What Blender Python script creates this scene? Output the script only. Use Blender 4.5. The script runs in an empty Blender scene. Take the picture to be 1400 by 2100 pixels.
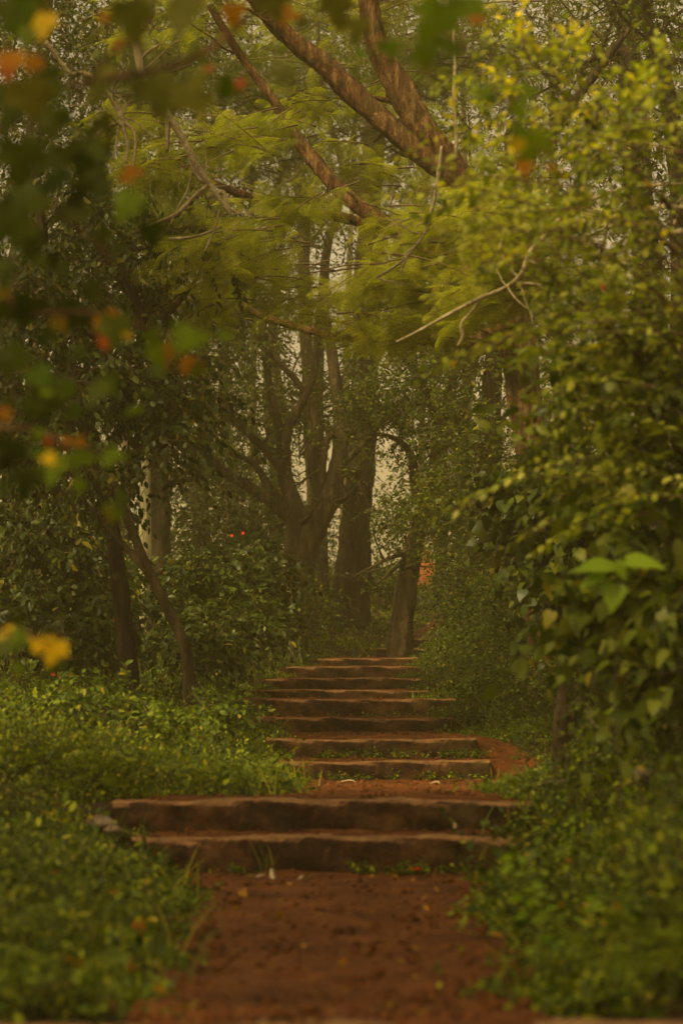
import bpy, math, random
import numpy as np
from mathutils import Vector
R = math.radians
rng = np.random.default_rng(11)
random.seed(5)
scene = bpy.context.scene
COL = scene.collection

# ------------------------------------------------------------------ camera, sky, sun, exposure
FPX, CAMZ = 4958.0, 0.65
PITCH = math.atan(430.0 / FPX)
cam = bpy.data.cameras.new('camera'); camo = bpy.data.objects.new('camera', cam); COL.objects.link(camo)
camo.location = (0, 0, CAMZ); camo.rotation_euler = (R(90) + PITCH, 0, 0)
cam.sensor_fit = 'VERTICAL'; cam.sensor_height = 36; cam.sensor_width = 24; cam.lens = 85
cam.clip_start = 0.1; cam.clip_end = 2000
cam.dof.use_dof = True; cam.dof.focus_distance = 22.0; cam.dof.aperture_fstop = 3.3
scene.camera = camo

SUN_EL, SUN_AZ = R(54), R(-135)          # azimuth measured from +Y, clockwise positive towards +X
w = bpy.data.worlds.new('World'); scene.world = w; w.use_nodes = True
nt = w.node_tree; nt.nodes.clear()
out = nt.nodes.new('ShaderNodeOutputWorld'); bg = nt.nodes.new('ShaderNodeBackground')
sky = nt.nodes.new('ShaderNodeTexSky'); sky.sky_type = 'NISHITA'; sky.sun_disc = False
sky.sun_elevation = SUN_EL; sky.sun_rotation = SUN_AZ; sky.dust_density = 4.0; sky.air_density = 1.0
hs = nt.nodes.new('ShaderNodeHueSaturation'); hs.inputs['Saturation'].default_value = 0.12
mx = nt.nodes.new('ShaderNodeMix'); mx.data_type = 'RGBA'; mx.blend_type = 'MULTIPLY'; mx.inputs['Factor'].default_value = 1
mx.inputs[7].default_value = (1.0, 0.81, 0.54, 1)
nt.links.new(sky.outputs[0], hs.inputs['Color']); nt.links.new(hs.outputs[0], mx.inputs[6])
nt.links.new(mx.outputs[2], bg.inputs['Color']); nt.links.new(bg.outputs[0], out.inputs['Surface'])
bg.inputs['Strength'].default_value = 0.098

sl = bpy.data.lights.new('sun', 'SUN'); sl.energy = 3.9; sl.angle = R(12); sl.color = (1.0, 0.81, 0.36)
so = bpy.data.objects.new('sun', sl); COL.objects.link(so)
sd = Vector((math.sin(SUN_AZ) * math.cos(SUN_EL), math.cos(SUN_AZ) * math.cos(SUN_EL), math.sin(SUN_EL)))
so.rotation_euler = (-sd).to_track_quat('-Z', 'Y').to_euler(); so.location = (0, 0, 40)

scene.view_settings.view_transform = 'Standard'; scene.view_settings.look = 'None'
scene.view_settings.gamma = 1; scene.view_settings.exposure = 0.78
cy = scene.cycles
cy.use_adaptive_sampling = False; cy.adaptive_threshold = 0.03; cy.use_denoising = True
cy.max_bounces = 6; cy.diffuse_bounces = 3; cy.glossy_bounces = 1; cy.transmission_bounces = 2
cy.volume_bounces = 1; cy.transparent_max_bounces = 4; cy.caustics_reflective = False; cy.caustics_refractive = False

# ------------------------------------------------------------------ helpers
CP, SP = math.cos(PITCH), math.sin(PITCH)
def P(px, py, Y):
    u, v = (px - 700) / FPX, (1050 - py) / FPX
    dy = CP - v * SP; dz = SP + v * CP; k = Y / dy
    return np.array([u * k, Y, CAMZ + dz * k])
def PX(px, Y): return (px - 700) / FPX * Y
def unit(a): return a / np.maximum(np.linalg.norm(a, axis=-1, keepdims=True), 1e-9)

def tag(o, label=None, cat=None, group=None, kind=None):
    if label: o['label'] = label
    if cat: o['category'] = cat
    if group: o['group'] = group
    if kind: o['kind'] = kind
    return o
def empty(name, loc):
    o = bpy.data.objects.new(name, None); COL.objects.link(o); o.location = [float(c) for c in loc]; o.empty_display_size = .2
    return o

class MB:
    """collects triangles with a material slot each and links them as one mesh object"""
    def __init__(s): s.v = []; s.f = []; s.m = []; s.n = 0
    def add(s, v, f, slot=0):
        v = np.asarray(v, float).reshape(-1, 3); f = np.asarray(f, np.int64).reshape(-1, 3)
        s.v.append(v); s.f.append(f + s.n); s.m.append(np.full(len(f), slot, np.int32)); s.n += len(v)
    def build(s, name, mats, parent=None, smooth=False, origin=None):
        v = np.concatenate(s.v); f = np.concatenate(s.f); m = np.concatenate(s.m)
        if parent is not None: v = v - np.array(parent.location)
        elif origin is not None: v = v - np.asarray(origin)
        me = bpy.data.meshes.new(name)
        me.vertices.add(len(v)); me.vertices.foreach_set('co', v.astype(np.float32).ravel())
        me.loops.add(f.size); me.loops.foreach_set('vertex_index', f.astype(np.int32).ravel())
        me.polygons.add(len(f)); me.polygons.foreach_set('loop_start', np.arange(0, f.size, 3, dtype=np.int32))
        me.polygons.foreach_set('loop_total', np.full(len(f), 3, np.int32))
        me.polygons.foreach_set('material_index', m)
        if smooth: me.polygons.foreach_set('use_smooth', np.ones(len(f), bool))
        if not isinstance(mats, (list, tuple)): mats = [mats]
        for x in mats: me.materials.append(x)
        me.update(); me.validate()
        o = bpy.data.objects.new(name, me); COL.objects.link(o)
        if parent is not None: o.parent = parent
        elif origin is not None: o.location = [float(c) for c in origin]
        return o

# leaf templates: x across, y along, z up (unit length)
def tmpl_diamond(w=.45):
    v = np.array([[0, 0, 0], [-w / 2, .45, .06], [0, 1, -.05], [w / 2, .45, .06]]); return v, np.array([[0, 2, 1], [0, 3, 2]])
def tmpl_oval(w=.5, droop=.18):
    ys = [0, .22, .5, .78, 1.0]; ws = [0.02, .8, 1, .62, 0]
    v = []
    for y, a in zip(ys, ws):
        z = -droop * y * y
        v += [[-w / 2 * a, y, z + .10 * a * w], [0, y, z], [w / 2 * a, y, z + .10 * a * w]]
    f = []
    for i in range(4):
        b = 3 * i
        f += [[b, b + 1, b + 4], [b, b + 4, b + 3], [b + 1, b + 2, b + 5], [b + 1, b + 5, b + 4]]
    return np.array(v), np.array(f)
def tmpl_heart(w=.85, droop=.25):
    out_ = [(0, 0), (.22, -.10), (.42, .02), (.5, .22), (.42, .45), (.24, .72), (.0, 1.02)]
    v = [[0, .0, 0], [0, .3, -.02], [0, .62, -droop * .35], [0, 1.02, -droop]]; f = []
    for sgn in (-1, 1):
        b = len(v)
        for x, y in out_[1:-1]: v.append([sgn * x * w, y, .07 * x - droop * max(y, 0) ** 2 * .9])
        ids = list(range(b, b + 5))
        tr = [(0, ids[0], ids[1]), (0, ids[1], 1), (1, ids[1], ids[2]), (1, ids[2], ids[3]), (1, ids[3], 2), (2, ids[3], ids[4]), (2, ids[4], 3)]
        f += [t if sgn > 0 else (t[0], t[2], t[1]) for t in tr]
    return np.array(v), np.array(f)
def tmpl_blade(w=.03, bend=.5):
    v = []; f = []
    for i, (y, a) in enumerate([(0, 1), (.4, .9), (.75, .6)]):
        v += [[-w / 2 * a, y, -bend * y * y], [w / 2 * a, y, -bend * y * y]]
    v.append([0, 1, -bend])
    f = [[0, 1, 3], [0, 3, 2], [2, 3, 5], [2, 5, 4], [4, 5, 6]]
    return np.array(v), np.array(f)
def tmpl_frond():
    """a flat feathery spray: rachis with side branchlets, each cut into fine needles"""
    v = []; f = []
    def tri(a, b, c):
        n = len(v); v.extend([a, b, c]); f.append([n, n + 1, n + 2])
    NP = 12
    tri([-.006, 0, 0], [.006, 0, 0], [0, 1, -.22])
    for i in range(NP):
        t = .10 + .86 * i / (NP - 1); L = .40 * (math.sin(math.pi * (t * .80 + .16))) ** .8 + .02
        for s in (-1, 1):
            a = R(52 - 14 * t); dx, dy = s * math.sin(a), math.cos(a)
            y0 = t; z0 = -.22 * t * t
            px, py = -dy, dx
            tri([-.004 * px, y0 - .004 * py, z0], [.004 * px, y0 + .004 * py, z0], [dx * L, y0 + dy * L, z0 - .35 * L])
            nn = 6
            for j in range(nn):
                q = (j + .5) / nn; bx, by, bz = dx * L * q, y0 + dy * L * q, z0 - .35 * L * q * q
                l2 = .055 * (1 - .6 * q) + .012
                for s2 in (-1, 1):
                    ex, ey = dx * .55 + s2 * px * .8, dy * .55 + s2 * py * .8
                    tri([bx - dx * .013, by - dy * .013, bz], [bx + dx * .013, by + dy * .013, bz], [bx + ex * l2, by + ey * l2, bz - .012])
    return np.array(v), np.array(f)
def tmpl_maple():
    o = [(0, 0), (.10, -.04), (.26, -.16), (.30, -.02), (.48, .02), (.40, .16), (.58, .36), (.40, .38), (.36, .46), (.20, .44), (.24, .66), (.14, .72), (.0, 1.0)]
    pts = o + [(-x, y) for x, y in o[-2:0:-1]]
    v = [[0, .26, 0.0]] + [[x, y, -.10 * (x * x * 2 + (y - .3) ** 2) + .05 * math.sin(9 * x)] for x, y in pts]
    n = len(pts); f = [[0, 1 + i, 1 + (i + 1) % n] for i in range(n)]
    # stalk
    b = len(v); v += [[-.012, 0, 0], [.012, 0, 0], [0, -.55, .10]]; f.append([b, b + 2, b + 1])
    return np.array(v), np.array(f)
DIAM, OVAL, HEART, BLADE, FROND, MAPLE = tmpl_diamond(), tmpl_oval(), tmpl_heart(), tmpl_blade(), tmpl_frond(), tmpl_maple()
DIAMW = tmpl_diamond(.6)

def place(mb, T, pos, d, nrm, scale, slot=0):
    """put a template at every pos, long axis d, face normal nrm"""
    tv, tf = T; d = unit(d); x = unit(np.cross(d, nrm)); n = np.cross(x, d)
    N = len(pos)
    V = pos[:, None, :] + scale[:, None, None] * (tv[None, :, 0, None] * x[:, None, :] + tv[None, :, 1, None] * d[:, None, :] + tv[None, :, 2, None] * n[:, None, :])
    F = tf[None] + (np.arange(N) * len(tv))[:, None, None]
    mb.add(V, F, slot)

def rand_dirs(n, up=0., flat=1.):
    d = rng.normal(size=(n, 3)); d[:, 2] *= flat; d = unit(d); d[:, 2] += up
    return unit(d)

def twigs(mb, P0, D, L, K, leaf, T, droop=.25, ang=55, stem_r=.0025, hang=.15, jit=.35, tilt=.45, stem=True, nup=1.0, slot=0):
    N = len(P0); L = np.broadcast_to(L, (N,)); D = unit(D)
    t = np.linspace(.12, 1, K)[None, :, None]; g = np.array([0, 0, -1.])
    pts = P0[:, None] + D[:, None] * L[:, None, None] * t + g * (droop * L)[:, None, None] * t * t
    tan = unit(D[:, None] + g * 2 * droop * t)
    side = unit(np.cross(tan, np.array([0, 0, 1.]) + rng.normal(size=(N, 1, 3)) * .5))
    sgn = np.where(np.arange(K) % 2 == 0, 1., -1.)[None, :, None]
    aa = np.full(K, R(ang)); aa[-1] = .1
    aa = aa[None, :, None]
    ld = tan * np.cos(aa) + side * sgn * np.sin(aa) + g * hang + rng.normal(size=(N, K, 3)) * jit
    nr = np.array([0, 0, nup]) + rng.normal(size=(N, K, 3)) * tilt
    sc = leaf * rng.uniform(.6, 1.25, (N, K)) * (1 - .25 * t[..., 0])
    place(mb, T, pts.reshape(-1, 3), ld.reshape(-1, 3), nr.reshape(-1, 3), sc.reshape(-1), slot)
    if stem:
        q = np.array([0, .5, 1.])[None, :, None]
        c = P0[:, None] + D[:, None] * L[:, None, None] * q + g * (droop * L)[:, None, None] * q * q
        s1 = unit(np.cross(D, rng.normal(size=(N, 3)))); s2 = np.cross(D, s1)
        rr = stem_r * np.array([1, .7, .3])[None, :, None, None]
        ring = np.stack([s1, -.5 * s1 + .87 * s2, -.5 * s1 - .87 * s2], 1)[:, None]
        V = c[:, :, None] + ring * rr
        f = []
        for i in range(2):
            for j in range(3):
                a, b = 3 * i + j, 3 * i + (j + 1) % 3
                f += [[a, b, b + 3], [a, b + 3, a + 3]]
        mb.add(V, np.array(f)[None] + (np.arange(N) * 9)[:, None, None], 1)

def smooth_line(pts, n=6):
    p = np.asarray(pts, float)
    if len(p) < 3: n = 4
    q = np.vstack([2 * p[0] - p[1], p, 2 * p[-1] - p[-2]]); o = []
    for i in range(1, len(q) - 2):
        for t in np.linspace(0, 1, n, endpoint=False):
            a, b, c, d = q[i - 1], q[i], q[i + 1], q[i + 2]
            o.append(.5 * ((2 * b) + (-a + c) * t + (2 * a - 5 * b + 4 * c - d) * t * t + (-a + 3 * b - 3 * c + d) * t ** 3))
    o.append(p[-1]); return np.array(o)

def tube(mb, pts, rad, sides=10, rough=.06, slot=0, sub=6):
    """pts (n,3) control points, rad (n) radii: a tapering limb with a lumpy surface"""
    pr = smooth_line(np.column_stack([pts, rad]), sub); c, r = pr[:, :3], np.maximum(pr[:, 3], .0008)
    n = len(c); tan = unit(np.gradient(c, axis=0))
    ref = np.array([0, 1., 0.2]); x = unit(np.cross(tan, ref)); y = np.cross(tan, x)
    a = np.linspace(0, 2 * math.pi, sides, endpoint=False)
    ph = rng.uniform(0, 6, 4); s = np.cumsum(np.r_[0, np.linalg.norm(np.diff(c, axis=0), axis=1)])
    lump = 1 + rough * .5 * np.sign(np.sin(7 * a[None] + 1.2 * np.sin(s[:, None] * 2.1))) * np.abs(np.sin(7 * a[None] + 1.2 * np.sin(s[:, None] * 2.1))) ** .5 + rough * (np.sin(2 * a[None] + s[:, None] * 3.1 + ph[0]) + .7 * np.sin(3 * a[None] - s[:, None] * 5.3 + ph[1]) + .6 * np.sin(5 * a[None] + s[:, None] * 11 + ph[2])) + rng.normal(size=(n, sides)) * rough * .35
    rr = r[:, None] * lump
    V = c[:, None] + rr[..., None] * (np.cos(a)[None, :, None] * x[:, None] + np.sin(a)[None, :, None] * y[:, None])
    f = []
    for j in range(sides):
        k = (j + 1) % sides; f.append([[j, k, k + sides], [j, k + sides, j + sides]])
    f = np.array(f).reshape(-1, 3)
    F = (f[None] + (np.arange(n - 1) * sides)[:, None, None]).reshape(-1, 3)
    V = V.reshape(-1, 3); V = np.vstack([V, c[0], c[-1]]); e = len(V)
    caps = [[j, e - 2, (j + 1) % sides] for j in range(sides)] + [[(n - 1) * sides + j, (n - 1) * sides + (j + 1) % sides, e - 1] for j in range(sides)]
    mb.add(V, np.vstack([F, caps]), slot)
    return c, r

def sprout(mb, c, r, n, L, up=.35, lo=.3, kids=3, thin=.35, wig=.22, sides=5):
    """wiggly side branches growing out of a limb's centre line; returns their points"""
    ends = []
    for _ in range(n):
        i = int(len(c) * rng.uniform(lo, .98)); i = min(i, len(c) - 1)
        d = rand_dirs(1, up)[0]; l = L * rng.uniform(.5, 1.2); m = 6; p = [c[i]]
        for k in range(m):
            d = unit(d + rng.normal(size=3) * wig + np.array([0, 0, -.03])); p.append(p[-1] + d * l / m)
        p = np.array(p); r0 = min(max(r[i] * thin, .006), .035)
        cc, r2 = tube(mb, p, np.linspace(r0, r0 * .25, m + 1), sides, .05, sub=2); ends.append(cc[2:])
        for _k in range(kids):
            j = rng.integers(1, m); d2 = rand_dirs(1, up * .6)[0]; q = [p[j]]
            for k in range(4):
                d2 = unit(d2 + rng.normal(size=3) * wig); q.append(q[-1] + d2 * l * .12)
            cc, _r = tube(mb, np.array(q), np.linspace(r0 * .5, r0 * .12, 5), 4, .04, sub=2); ends.append(cc[1:])
    return np.vstack(ends) if ends else np.zeros((0, 3))

def in_ell(px, py, d, rx, rz, rd, n, shell=.5):
    """n points in a world-space ellipsoid centred where the pixel's ray meets depth d"""
    c = P(px, py, d); k = d / FPX
    v = unit(rng.normal(size=(n, 3))) * (rng.uniform(0, 1, (n, 1)) ** shell); p = c + v * np.array([rx * k, rd, rz * k])
    if d > 15 and n > 3:          # leave openings in the wood where the photograph shows the bright mist
        ok = np.ones(n, bool)
        for (gx, gz, gy, gr, gh, pr) in GAPS:
            q = ((p[:, 0] / p[:, 1] - gx) / gr) ** 2 + (((p[:, 2] - CAMZ) / p[:, 1] - gz) / gh) ** 2
            ok &= ~((q < 1) & (rng.uniform(size=n) < (pr if d < 50 else pr * .8)))
        if ok.any(): p, v = p[ok], v[ok]
    return p, v
def gap(px, py, rx, ry, pr): c = P(px, py, 30); return (c[0] / 30, (c[2] - CAMZ) / 30, 0, rx / FPX, ry / FPX, pr)
GAPS = [gap(685, 520, 72, 105, .88), gap(600, 745, 60, 50, .5), gap(812, 965, 48, 30, .4), gap(795, 1140, 40, 50, .6), gap(590, 330, 70, 40, .7), gap(500, 340, 50, 35, .6), gap(605, 860, 45, 45, .3), gap(700, 985, 16, 60, .95), gap(780, 250, 30, 90, .5)]

# ------------------------------------------------------------------ materials
def newmat(name):
    m = bpy.data.materials.new(name); m.use_nodes = True; t = m.node_tree; t.nodes.clear()
    return m, t, t.nodes.new('ShaderNodeOutputMaterial')
def ramp(t, stops, fac):
    r = t.nodes.new('ShaderNodeValToRGB'); e = r.color_ramp.elements
    while len(e) < len(stops): e.new(.5)
    for k, (p, c) in enumerate(stops): e[k].position = p; e[k].color = (*c, 1)
    t.links.new(fac, r.inputs[0]); return r
def noise(t, scale, detail=4, rough=.6, vec=None, coord='Object'):
    n = t.nodes.new('ShaderNodeTexNoise'); n.inputs['Scale'].default_value = scale; n.inputs['Detail'].default_value = detail; n.inputs['Roughness'].default_value = rough
    if vec is None:
        c = t.nodes.new('ShaderNodeTexCoord'); vec = c.outputs[coord]
    t.links.new(vec, n.inputs['Vector']); return n
def mixc(t, a, b, fac, mode='MIX'):
    m = t.nodes.new('ShaderNodeMix'); m.data_type = 'RGBA'; m.blend_type = mode
    for s, x in ((6, a), (7, b)):
        if isinstance(x, tuple): m.inputs[s].default_value = (*x, 1)
        else: t.links.new(x, m.inputs[s])
    if isinstance(fac, (int, float)): m.inputs['Factor'].default_value = fac
    else: t.links.new(fac, m.inputs['Factor'])
    return m.outputs[2]
def foliage(name, stops, trans=.35, rough=.5, patch=.9, spec=.2, brown=None):
    m, t, o = newmat(name)
    g = t.nodes.new('ShaderNodeNewGeometry')
    stops = [(p_, (c_[0] * 1.16, c_[1] * 1.06, c_[2] * .30)) for p_, c_ in stops]
    r = ramp(t, stops, g.outputs['Random Per Island'])
    n = noise(t, patch, 3); n2 = ramp(t, [(.3, (.62, .66, .6)), (.7, (1.25, 1.2, 1.1))], n.outputs[0])
    col = mixc(t, r.outputs[0], n2.outputs[0], 1, 'MULTIPLY')
    if brown:
        n3 = noise(t, brown[0], 3); r3 = ramp(t, [(brown[1] - .04, (0, 0, 0)), (brown[1] + .05, (1, 1, 1))], n3.outputs[0])
        col = mixc(t, col, brown[2], r3.outputs[0])
    p = t.nodes.new('ShaderNodeBsdfPrincipled'); p.inputs['Roughness'].default_value = rough; p.inputs['Specular IOR Level'].default_value = spec
    tr = t.nodes.new('ShaderNodeBsdfTranslucent')
    t.links.new(col, p.inputs['Base Color'])
    tc = mixc(t, col, (1.5, 1.6, .7), 1, 'MULTIPLY'); t.links.new(tc, tr.inputs[0])
    ms = t.nodes.new('ShaderNodeMixShader'); ms.inputs[0].default_value = trans
    t.links.new(p.outputs[0], ms.inputs[1]); t.links.new(tr.outputs[0], ms.inputs[2]); t.links.new(ms.outputs[0], o.inputs['Surface'])
    return m
def bark(name, dark, mid, light, scale=9, lichen=.62, stretch=.22):
    m, t, o = newmat(name)
    c = t.nodes.new('ShaderNodeTexCoord'); mp = t.nodes.new('ShaderNodeMapping'); mp.inputs['Scale'].default_value = (1, 1, stretch)
    t.links.new(c.outputs['Object'], mp.inputs[0])
    n = noise(t, scale, 6, .7, mp.outputs[0]); r = ramp(t, [(.32, dark), (.52, mid), (.75, light)], n.outputs[0])
    n2 = noise(t, 5.5, 5, .65); r2 = ramp(t, [(lichen, (0, 0, 0)), (lichen + .06, (1, 1, 1))], n2.outputs[0])
    col = mixc(t, r.outputs[0], light, r2.outputs[0])
    n4 = noise(t, 2.2, 3); r4 = ramp(t, [(.5, (0, 0, 0)), (.72, (.6, .6, .6))], n4.outputs[0])
    col = mixc(t, col, (.045, .055, .015), r4.outputs[0])
    p = t.nodes.new('ShaderNodeBsdfPrincipled'); p.inputs['Roughness'].default_value = .85; p.inputs['Specular IOR Level'].default_value = .2
    b = t.nodes.new('ShaderNodeBump'); b.inputs['Strength'].default_value = 1; b.inputs['Distance'].default_value = .07
    n5 = noise(t, scale * 3, 5, .7, mp.outputs[0]); t.links.new(n5.outputs[0], b.inputs['Height']); t.links.new(b.outputs[0], p.inputs['Normal'])
    t.links.new(col, p.inputs['Base Color']); t.links.new(p.outputs[0], o.inputs['Surface']); return m
def soil(name, a, b, c, sc=3.0, bump=.03, wet=.8):
    m, t, o = newmat(name)
    n = noise(t, sc, 8, .68); r = ramp(t, [(.3, a), (.52, b), (.74, c)], n.outputs[0])
    n2 = noise(t, sc * 14, 5, .7); r2 = ramp(t, [(.38, (.55, .5, .5)), (.62, (1.2, 1.2, 1.2))], n2.outputs[0])
    col = mixc(t, r.outputs[0], r2.outputs[0], .8, 'MULTIPLY')
    p = t.nodes.new('ShaderNodeBsdfPrincipled'); p.inputs['Roughness'].default_value = wet; p.inputs['Specular IOR Level'].default_value = .12
    bp = t.nodes.new('ShaderNodeBump'); bp.inputs['Strength'].default_value = .8; bp.inputs['Distance'].default_value = bump
    n3 = noise(t, sc * 5, 8, .7); t.links.new(n3.outputs[0], bp.inputs['Height']); t.links.new(bp.outputs[0], p.inputs['Normal'])
    t.links.new(col, p.inputs['Base Color']); t.links.new(p.outputs[0], o.inputs['Surface']); return m
def plain(name, c, rough=.6, var=.3, sc=20):
    m, t, o = newmat(name)
    n = noise(t, sc, 4); r = ramp(t, [(.3, tuple(x * (1 - var) for x in c)), (.7, tuple(min(1, x * (1 + var)) for x in c))], n.outputs[0])
    p = t.nodes.new('ShaderNodeBsdfPrincipled'); p.inputs['Roughness'].default_value = rough; p.inputs['Specular IOR Level'].default_value = .3
    t.links.new(r.outputs[0], p.inputs['Base Color']); t.links.new(p.outputs[0], o.inputs['Surface']); return m

M = {}
M['soil'] = soil('forest_soil', (.018, .010, .005), (.04, .021, .009), (.08, .042, .018))
M['path'] = soil('red_earth', (.040, .013, .003), (.125, .038, .008), (.23, .078, .018), 3.4, .035, .7)
M['clay'] = soil('orange_clay', (.26, .07, .02), (.40, .12, .035), (.50, .19, .06), 4.2, .06)
M['bark_dark'] = bark('bark_dark', (.014, .008, .004), (.036, .021, .009), (.12, .08, .036))
M['bark_grey'] = bark('bark_grey', (.022, .015, .007), (.08, .052, .022), (.24, .17, .08), lichen=.66)
M['bark_red'] = bark('bark_red', (.02, .009, .004), (.17, .078, .028), (.62, .36, .16), 17, .66)
M['bark_tan'] = bark('bark_tan', (.18, .13, .06), (.40, .31, .16), (.62, .52, .32), 12, .64)
M['bark_pale'] = bark('bark_pale', (.36, .31, .16), (.52, .46, .25), (.66, .60, .38), 5, .66)
M['stem'] = plain('green_stem', (.09, .075, .025), .7)
M['twig'] = plain('brown_twig', (.10, .06, .025), .8)
G = lambda *c: c
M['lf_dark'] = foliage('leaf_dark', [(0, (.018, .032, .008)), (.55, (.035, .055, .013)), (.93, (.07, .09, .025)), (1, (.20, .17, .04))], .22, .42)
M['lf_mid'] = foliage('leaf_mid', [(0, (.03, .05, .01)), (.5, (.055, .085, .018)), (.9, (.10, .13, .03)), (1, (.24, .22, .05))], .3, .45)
M['lf_olive'] = foliage('leaf_olive', [(0, (.08, .115, .025)), (.5, (.20, .24, .05)), (.97, (.34, .37, .12)), (1, (.36, .27, .04))], .38, .5)
M['lf_broad'] = foliage('leaf_broad', [(0, (.03, .05, .012)), (.5, (.09, .125, .03)), (.95, (.17, .20, .06)), (1, (.30, .25, .05))], .3, .42)
M['lf_yellow'] = foliage('leaf_yellow', [(0, (.16, .20, .03)), (.4, (.30, .33, .05)), (.75, (.52, .48, .06)), (1, (.66, .54, .06))], .45, .5)
M['lf_pale'] = foliage('leaf_pale', [(0, (.16, .20, .10)), (.5, (.28, .32, .18)), (1, (.42, .45, .28))], .35, .45)
M['lf_bright'] = foliage('leaf_bright', [(0, (.16, .27, .03)), (1, (.26, .40, .06))], .45, .45)
M['cover'] = foliage('cover_leaf', [(0, (.018, .036, .005)), (.35, (.045, .08, .007)), (.65, (.11, .16, .012)), (.95, (.26, .32, .025)), (1, (.34, .26, .04))], .28, .5, .6)
M['cover2'] = foliage('cover_leaf_dull', [(0, (.03, .055, .01)), (.5, (.075, .12, .022)), (.92, (.15, .21, .045)), (1, (.24, .17, .05))], .3, .5, .8)
M['grass'] = foliage('grass_blade', [(0, (.05, .075, .01)), (.7, (.10, .13, .02)), (1, (.34, .28, .08))], .35, .5, .8)
M['needle'] = foliage('needle_spray', [(0, (.14, .18, .03)), (.6, (.26, .29, .045)), (1, (.42, .40, .06))], .5, .6, 1.1)
M['needle_dark'] = foliage('needle_spray_dark', [(0, (.05, .07, .018)), (.6, (.085, .105, .025)), (1, (.14, .15, .035))], .4, .6)
M['mp_green'] = foliage('maple_green', [(0, (.05, .085, .01)), (1, (.12, .18, .015))], .45, .5, 6, brown=(14, .66, (.28, .10, .02)), spec=.06)
M['mp_dull'] = foliage('maple_dull', [(0, (.06, .065, .03)), (1, (.12, .125, .06))], .35, .5, 6, spec=.06)
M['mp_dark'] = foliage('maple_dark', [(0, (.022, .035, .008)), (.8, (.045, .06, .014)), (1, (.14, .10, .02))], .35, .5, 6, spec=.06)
M['mp_orange'] = foliage('maple_orange', [(0, (.18, .075, .01)), (1, (.34, .16, .02))], .5, .5, 6, brown=(12, .60, (.28, .05, .012)), spec=.06)
M['mp_yellow'] = foliage('maple_yellow', [(0, (.45, .32, .03)), (1, (.60, .42, .05))], .5, .5, 6, brown=(12, .58, (.18, .20, .03)), spec=.06)
M['mp_red'] = foliage('maple_red', [(0, (.24, .045, .012)), (1, (.32, .07, .02))], .5, .5, 6, spec=.06)
M['dead'] = foliage('dead_leaf', [(0, (.16, .07, .02)), (.5, (.28, .14, .04)), (1, (.42, .26, .09))], .2, .7, 6)
M['red'] = plain('red_petal', (.75, .03, .015), .45, .15)
M['litter'] = foliage('litter_leaf', [(0, (.05, .025, .01)), (.7, (.11, .055, .018)), (1, (.26, .15, .05))], .1, .8, 6)
M['husk'] = plain('pale_husk', (.42, .30, .17), .6)
M['rock'] = soil('rock', (.12, .08, .05), (.22, .16, .10), (.34, .26, .17), 8, .01)

def step_mat():
    m, t, o = newmat('weathered_step')
    n = noise(t, 5.2, 8, .72); r = ramp(t, [(.36, (.010, .004, .002)), (.50, (.042, .016, .005)), (.68, (.15, .062, .02))], n.outputs[0])
    n1 = noise(t, 45, 5, .7); r1 = ramp(t, [(.35, (.6, .6, .6)), (.65, (1.25, 1.2, 1.15))], n1.outputs[0])
    col = mixc(t, r.outputs[0], r1.outputs[0], .8, 'MULTIPLY')
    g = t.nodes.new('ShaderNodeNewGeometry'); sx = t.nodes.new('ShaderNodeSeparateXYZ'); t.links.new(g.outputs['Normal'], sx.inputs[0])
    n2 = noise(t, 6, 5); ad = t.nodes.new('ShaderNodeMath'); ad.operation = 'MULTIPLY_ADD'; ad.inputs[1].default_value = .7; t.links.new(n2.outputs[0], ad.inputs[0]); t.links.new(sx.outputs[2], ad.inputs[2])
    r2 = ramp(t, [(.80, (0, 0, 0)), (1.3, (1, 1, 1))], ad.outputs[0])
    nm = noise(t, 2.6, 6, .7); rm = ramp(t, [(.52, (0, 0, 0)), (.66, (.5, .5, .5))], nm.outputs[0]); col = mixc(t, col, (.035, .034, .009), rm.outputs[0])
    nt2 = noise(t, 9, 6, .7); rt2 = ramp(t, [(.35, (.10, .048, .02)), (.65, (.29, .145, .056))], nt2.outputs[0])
    col = mixc(t, col, rt2.outputs[0], r2.outputs[0])      # upward faces paler: trodden dust, and the lit top edge painted into the colour
    p = t.nodes.new('ShaderNodeBsdfPrincipled'); p.inputs['Roughness'].default_value = .85; p.inputs['Specular IOR Level'].default_value = .2
    b = t.nodes.new('ShaderNodeBump'); b.inputs['Strength'].default_value = .7; b.inputs['Distance'].default_value = .012
    t.links.new(n1.outputs[0], b.inputs['Height']); t.links.new(b.outputs[0], p.inputs['Normal'])
    t.links.new(col, p.inputs['Base Color']); t.links.new(p.outputs[0], o.inputs['Surface']); return m
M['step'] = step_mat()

# ------------------------------------------------------------------ the ground
#        y,    top z, x0,   x1,   base z in front
STEPS = [(5.06, .000, -1.1, .95, -.16), (10.2, .167, -.86, .80, .01), (10.6, .308, -.98, .82, .165), (16.0, .392, -.42, .96, .255), (16.6, .533, -.50, .90, .39),
         (19.2, .681, -.66, .86, .555), (20.0, .836, -.92, .95, .68), (23.0, .95, -.85, .80, .83), (24.0, 1.08, -.76, .76, .94), (25.5, 1.23, -.58, .80, 1.07),
         (27.5, 1.37, -.26, .86, 1.22), (30.0, 1.55, .45, 1.05, 1.36), (33.0, 1.78, .75, 1.55, 1.6)]
py_, pz_ = [-30, 5.0], [-.5, -.16]
for (y, z, a, b, zb) in STEPS:
    py_ += [y - .01, y + .04, y + .12]; pz_ += [zb, zb, z - .008]
py_ += [36, 40, 48, 70, 200]; pz_ += [2.15, 2.7, 3.1, 3.6, 4.5]
def zc(y): return np.interp(y, py_, pz_)
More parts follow.
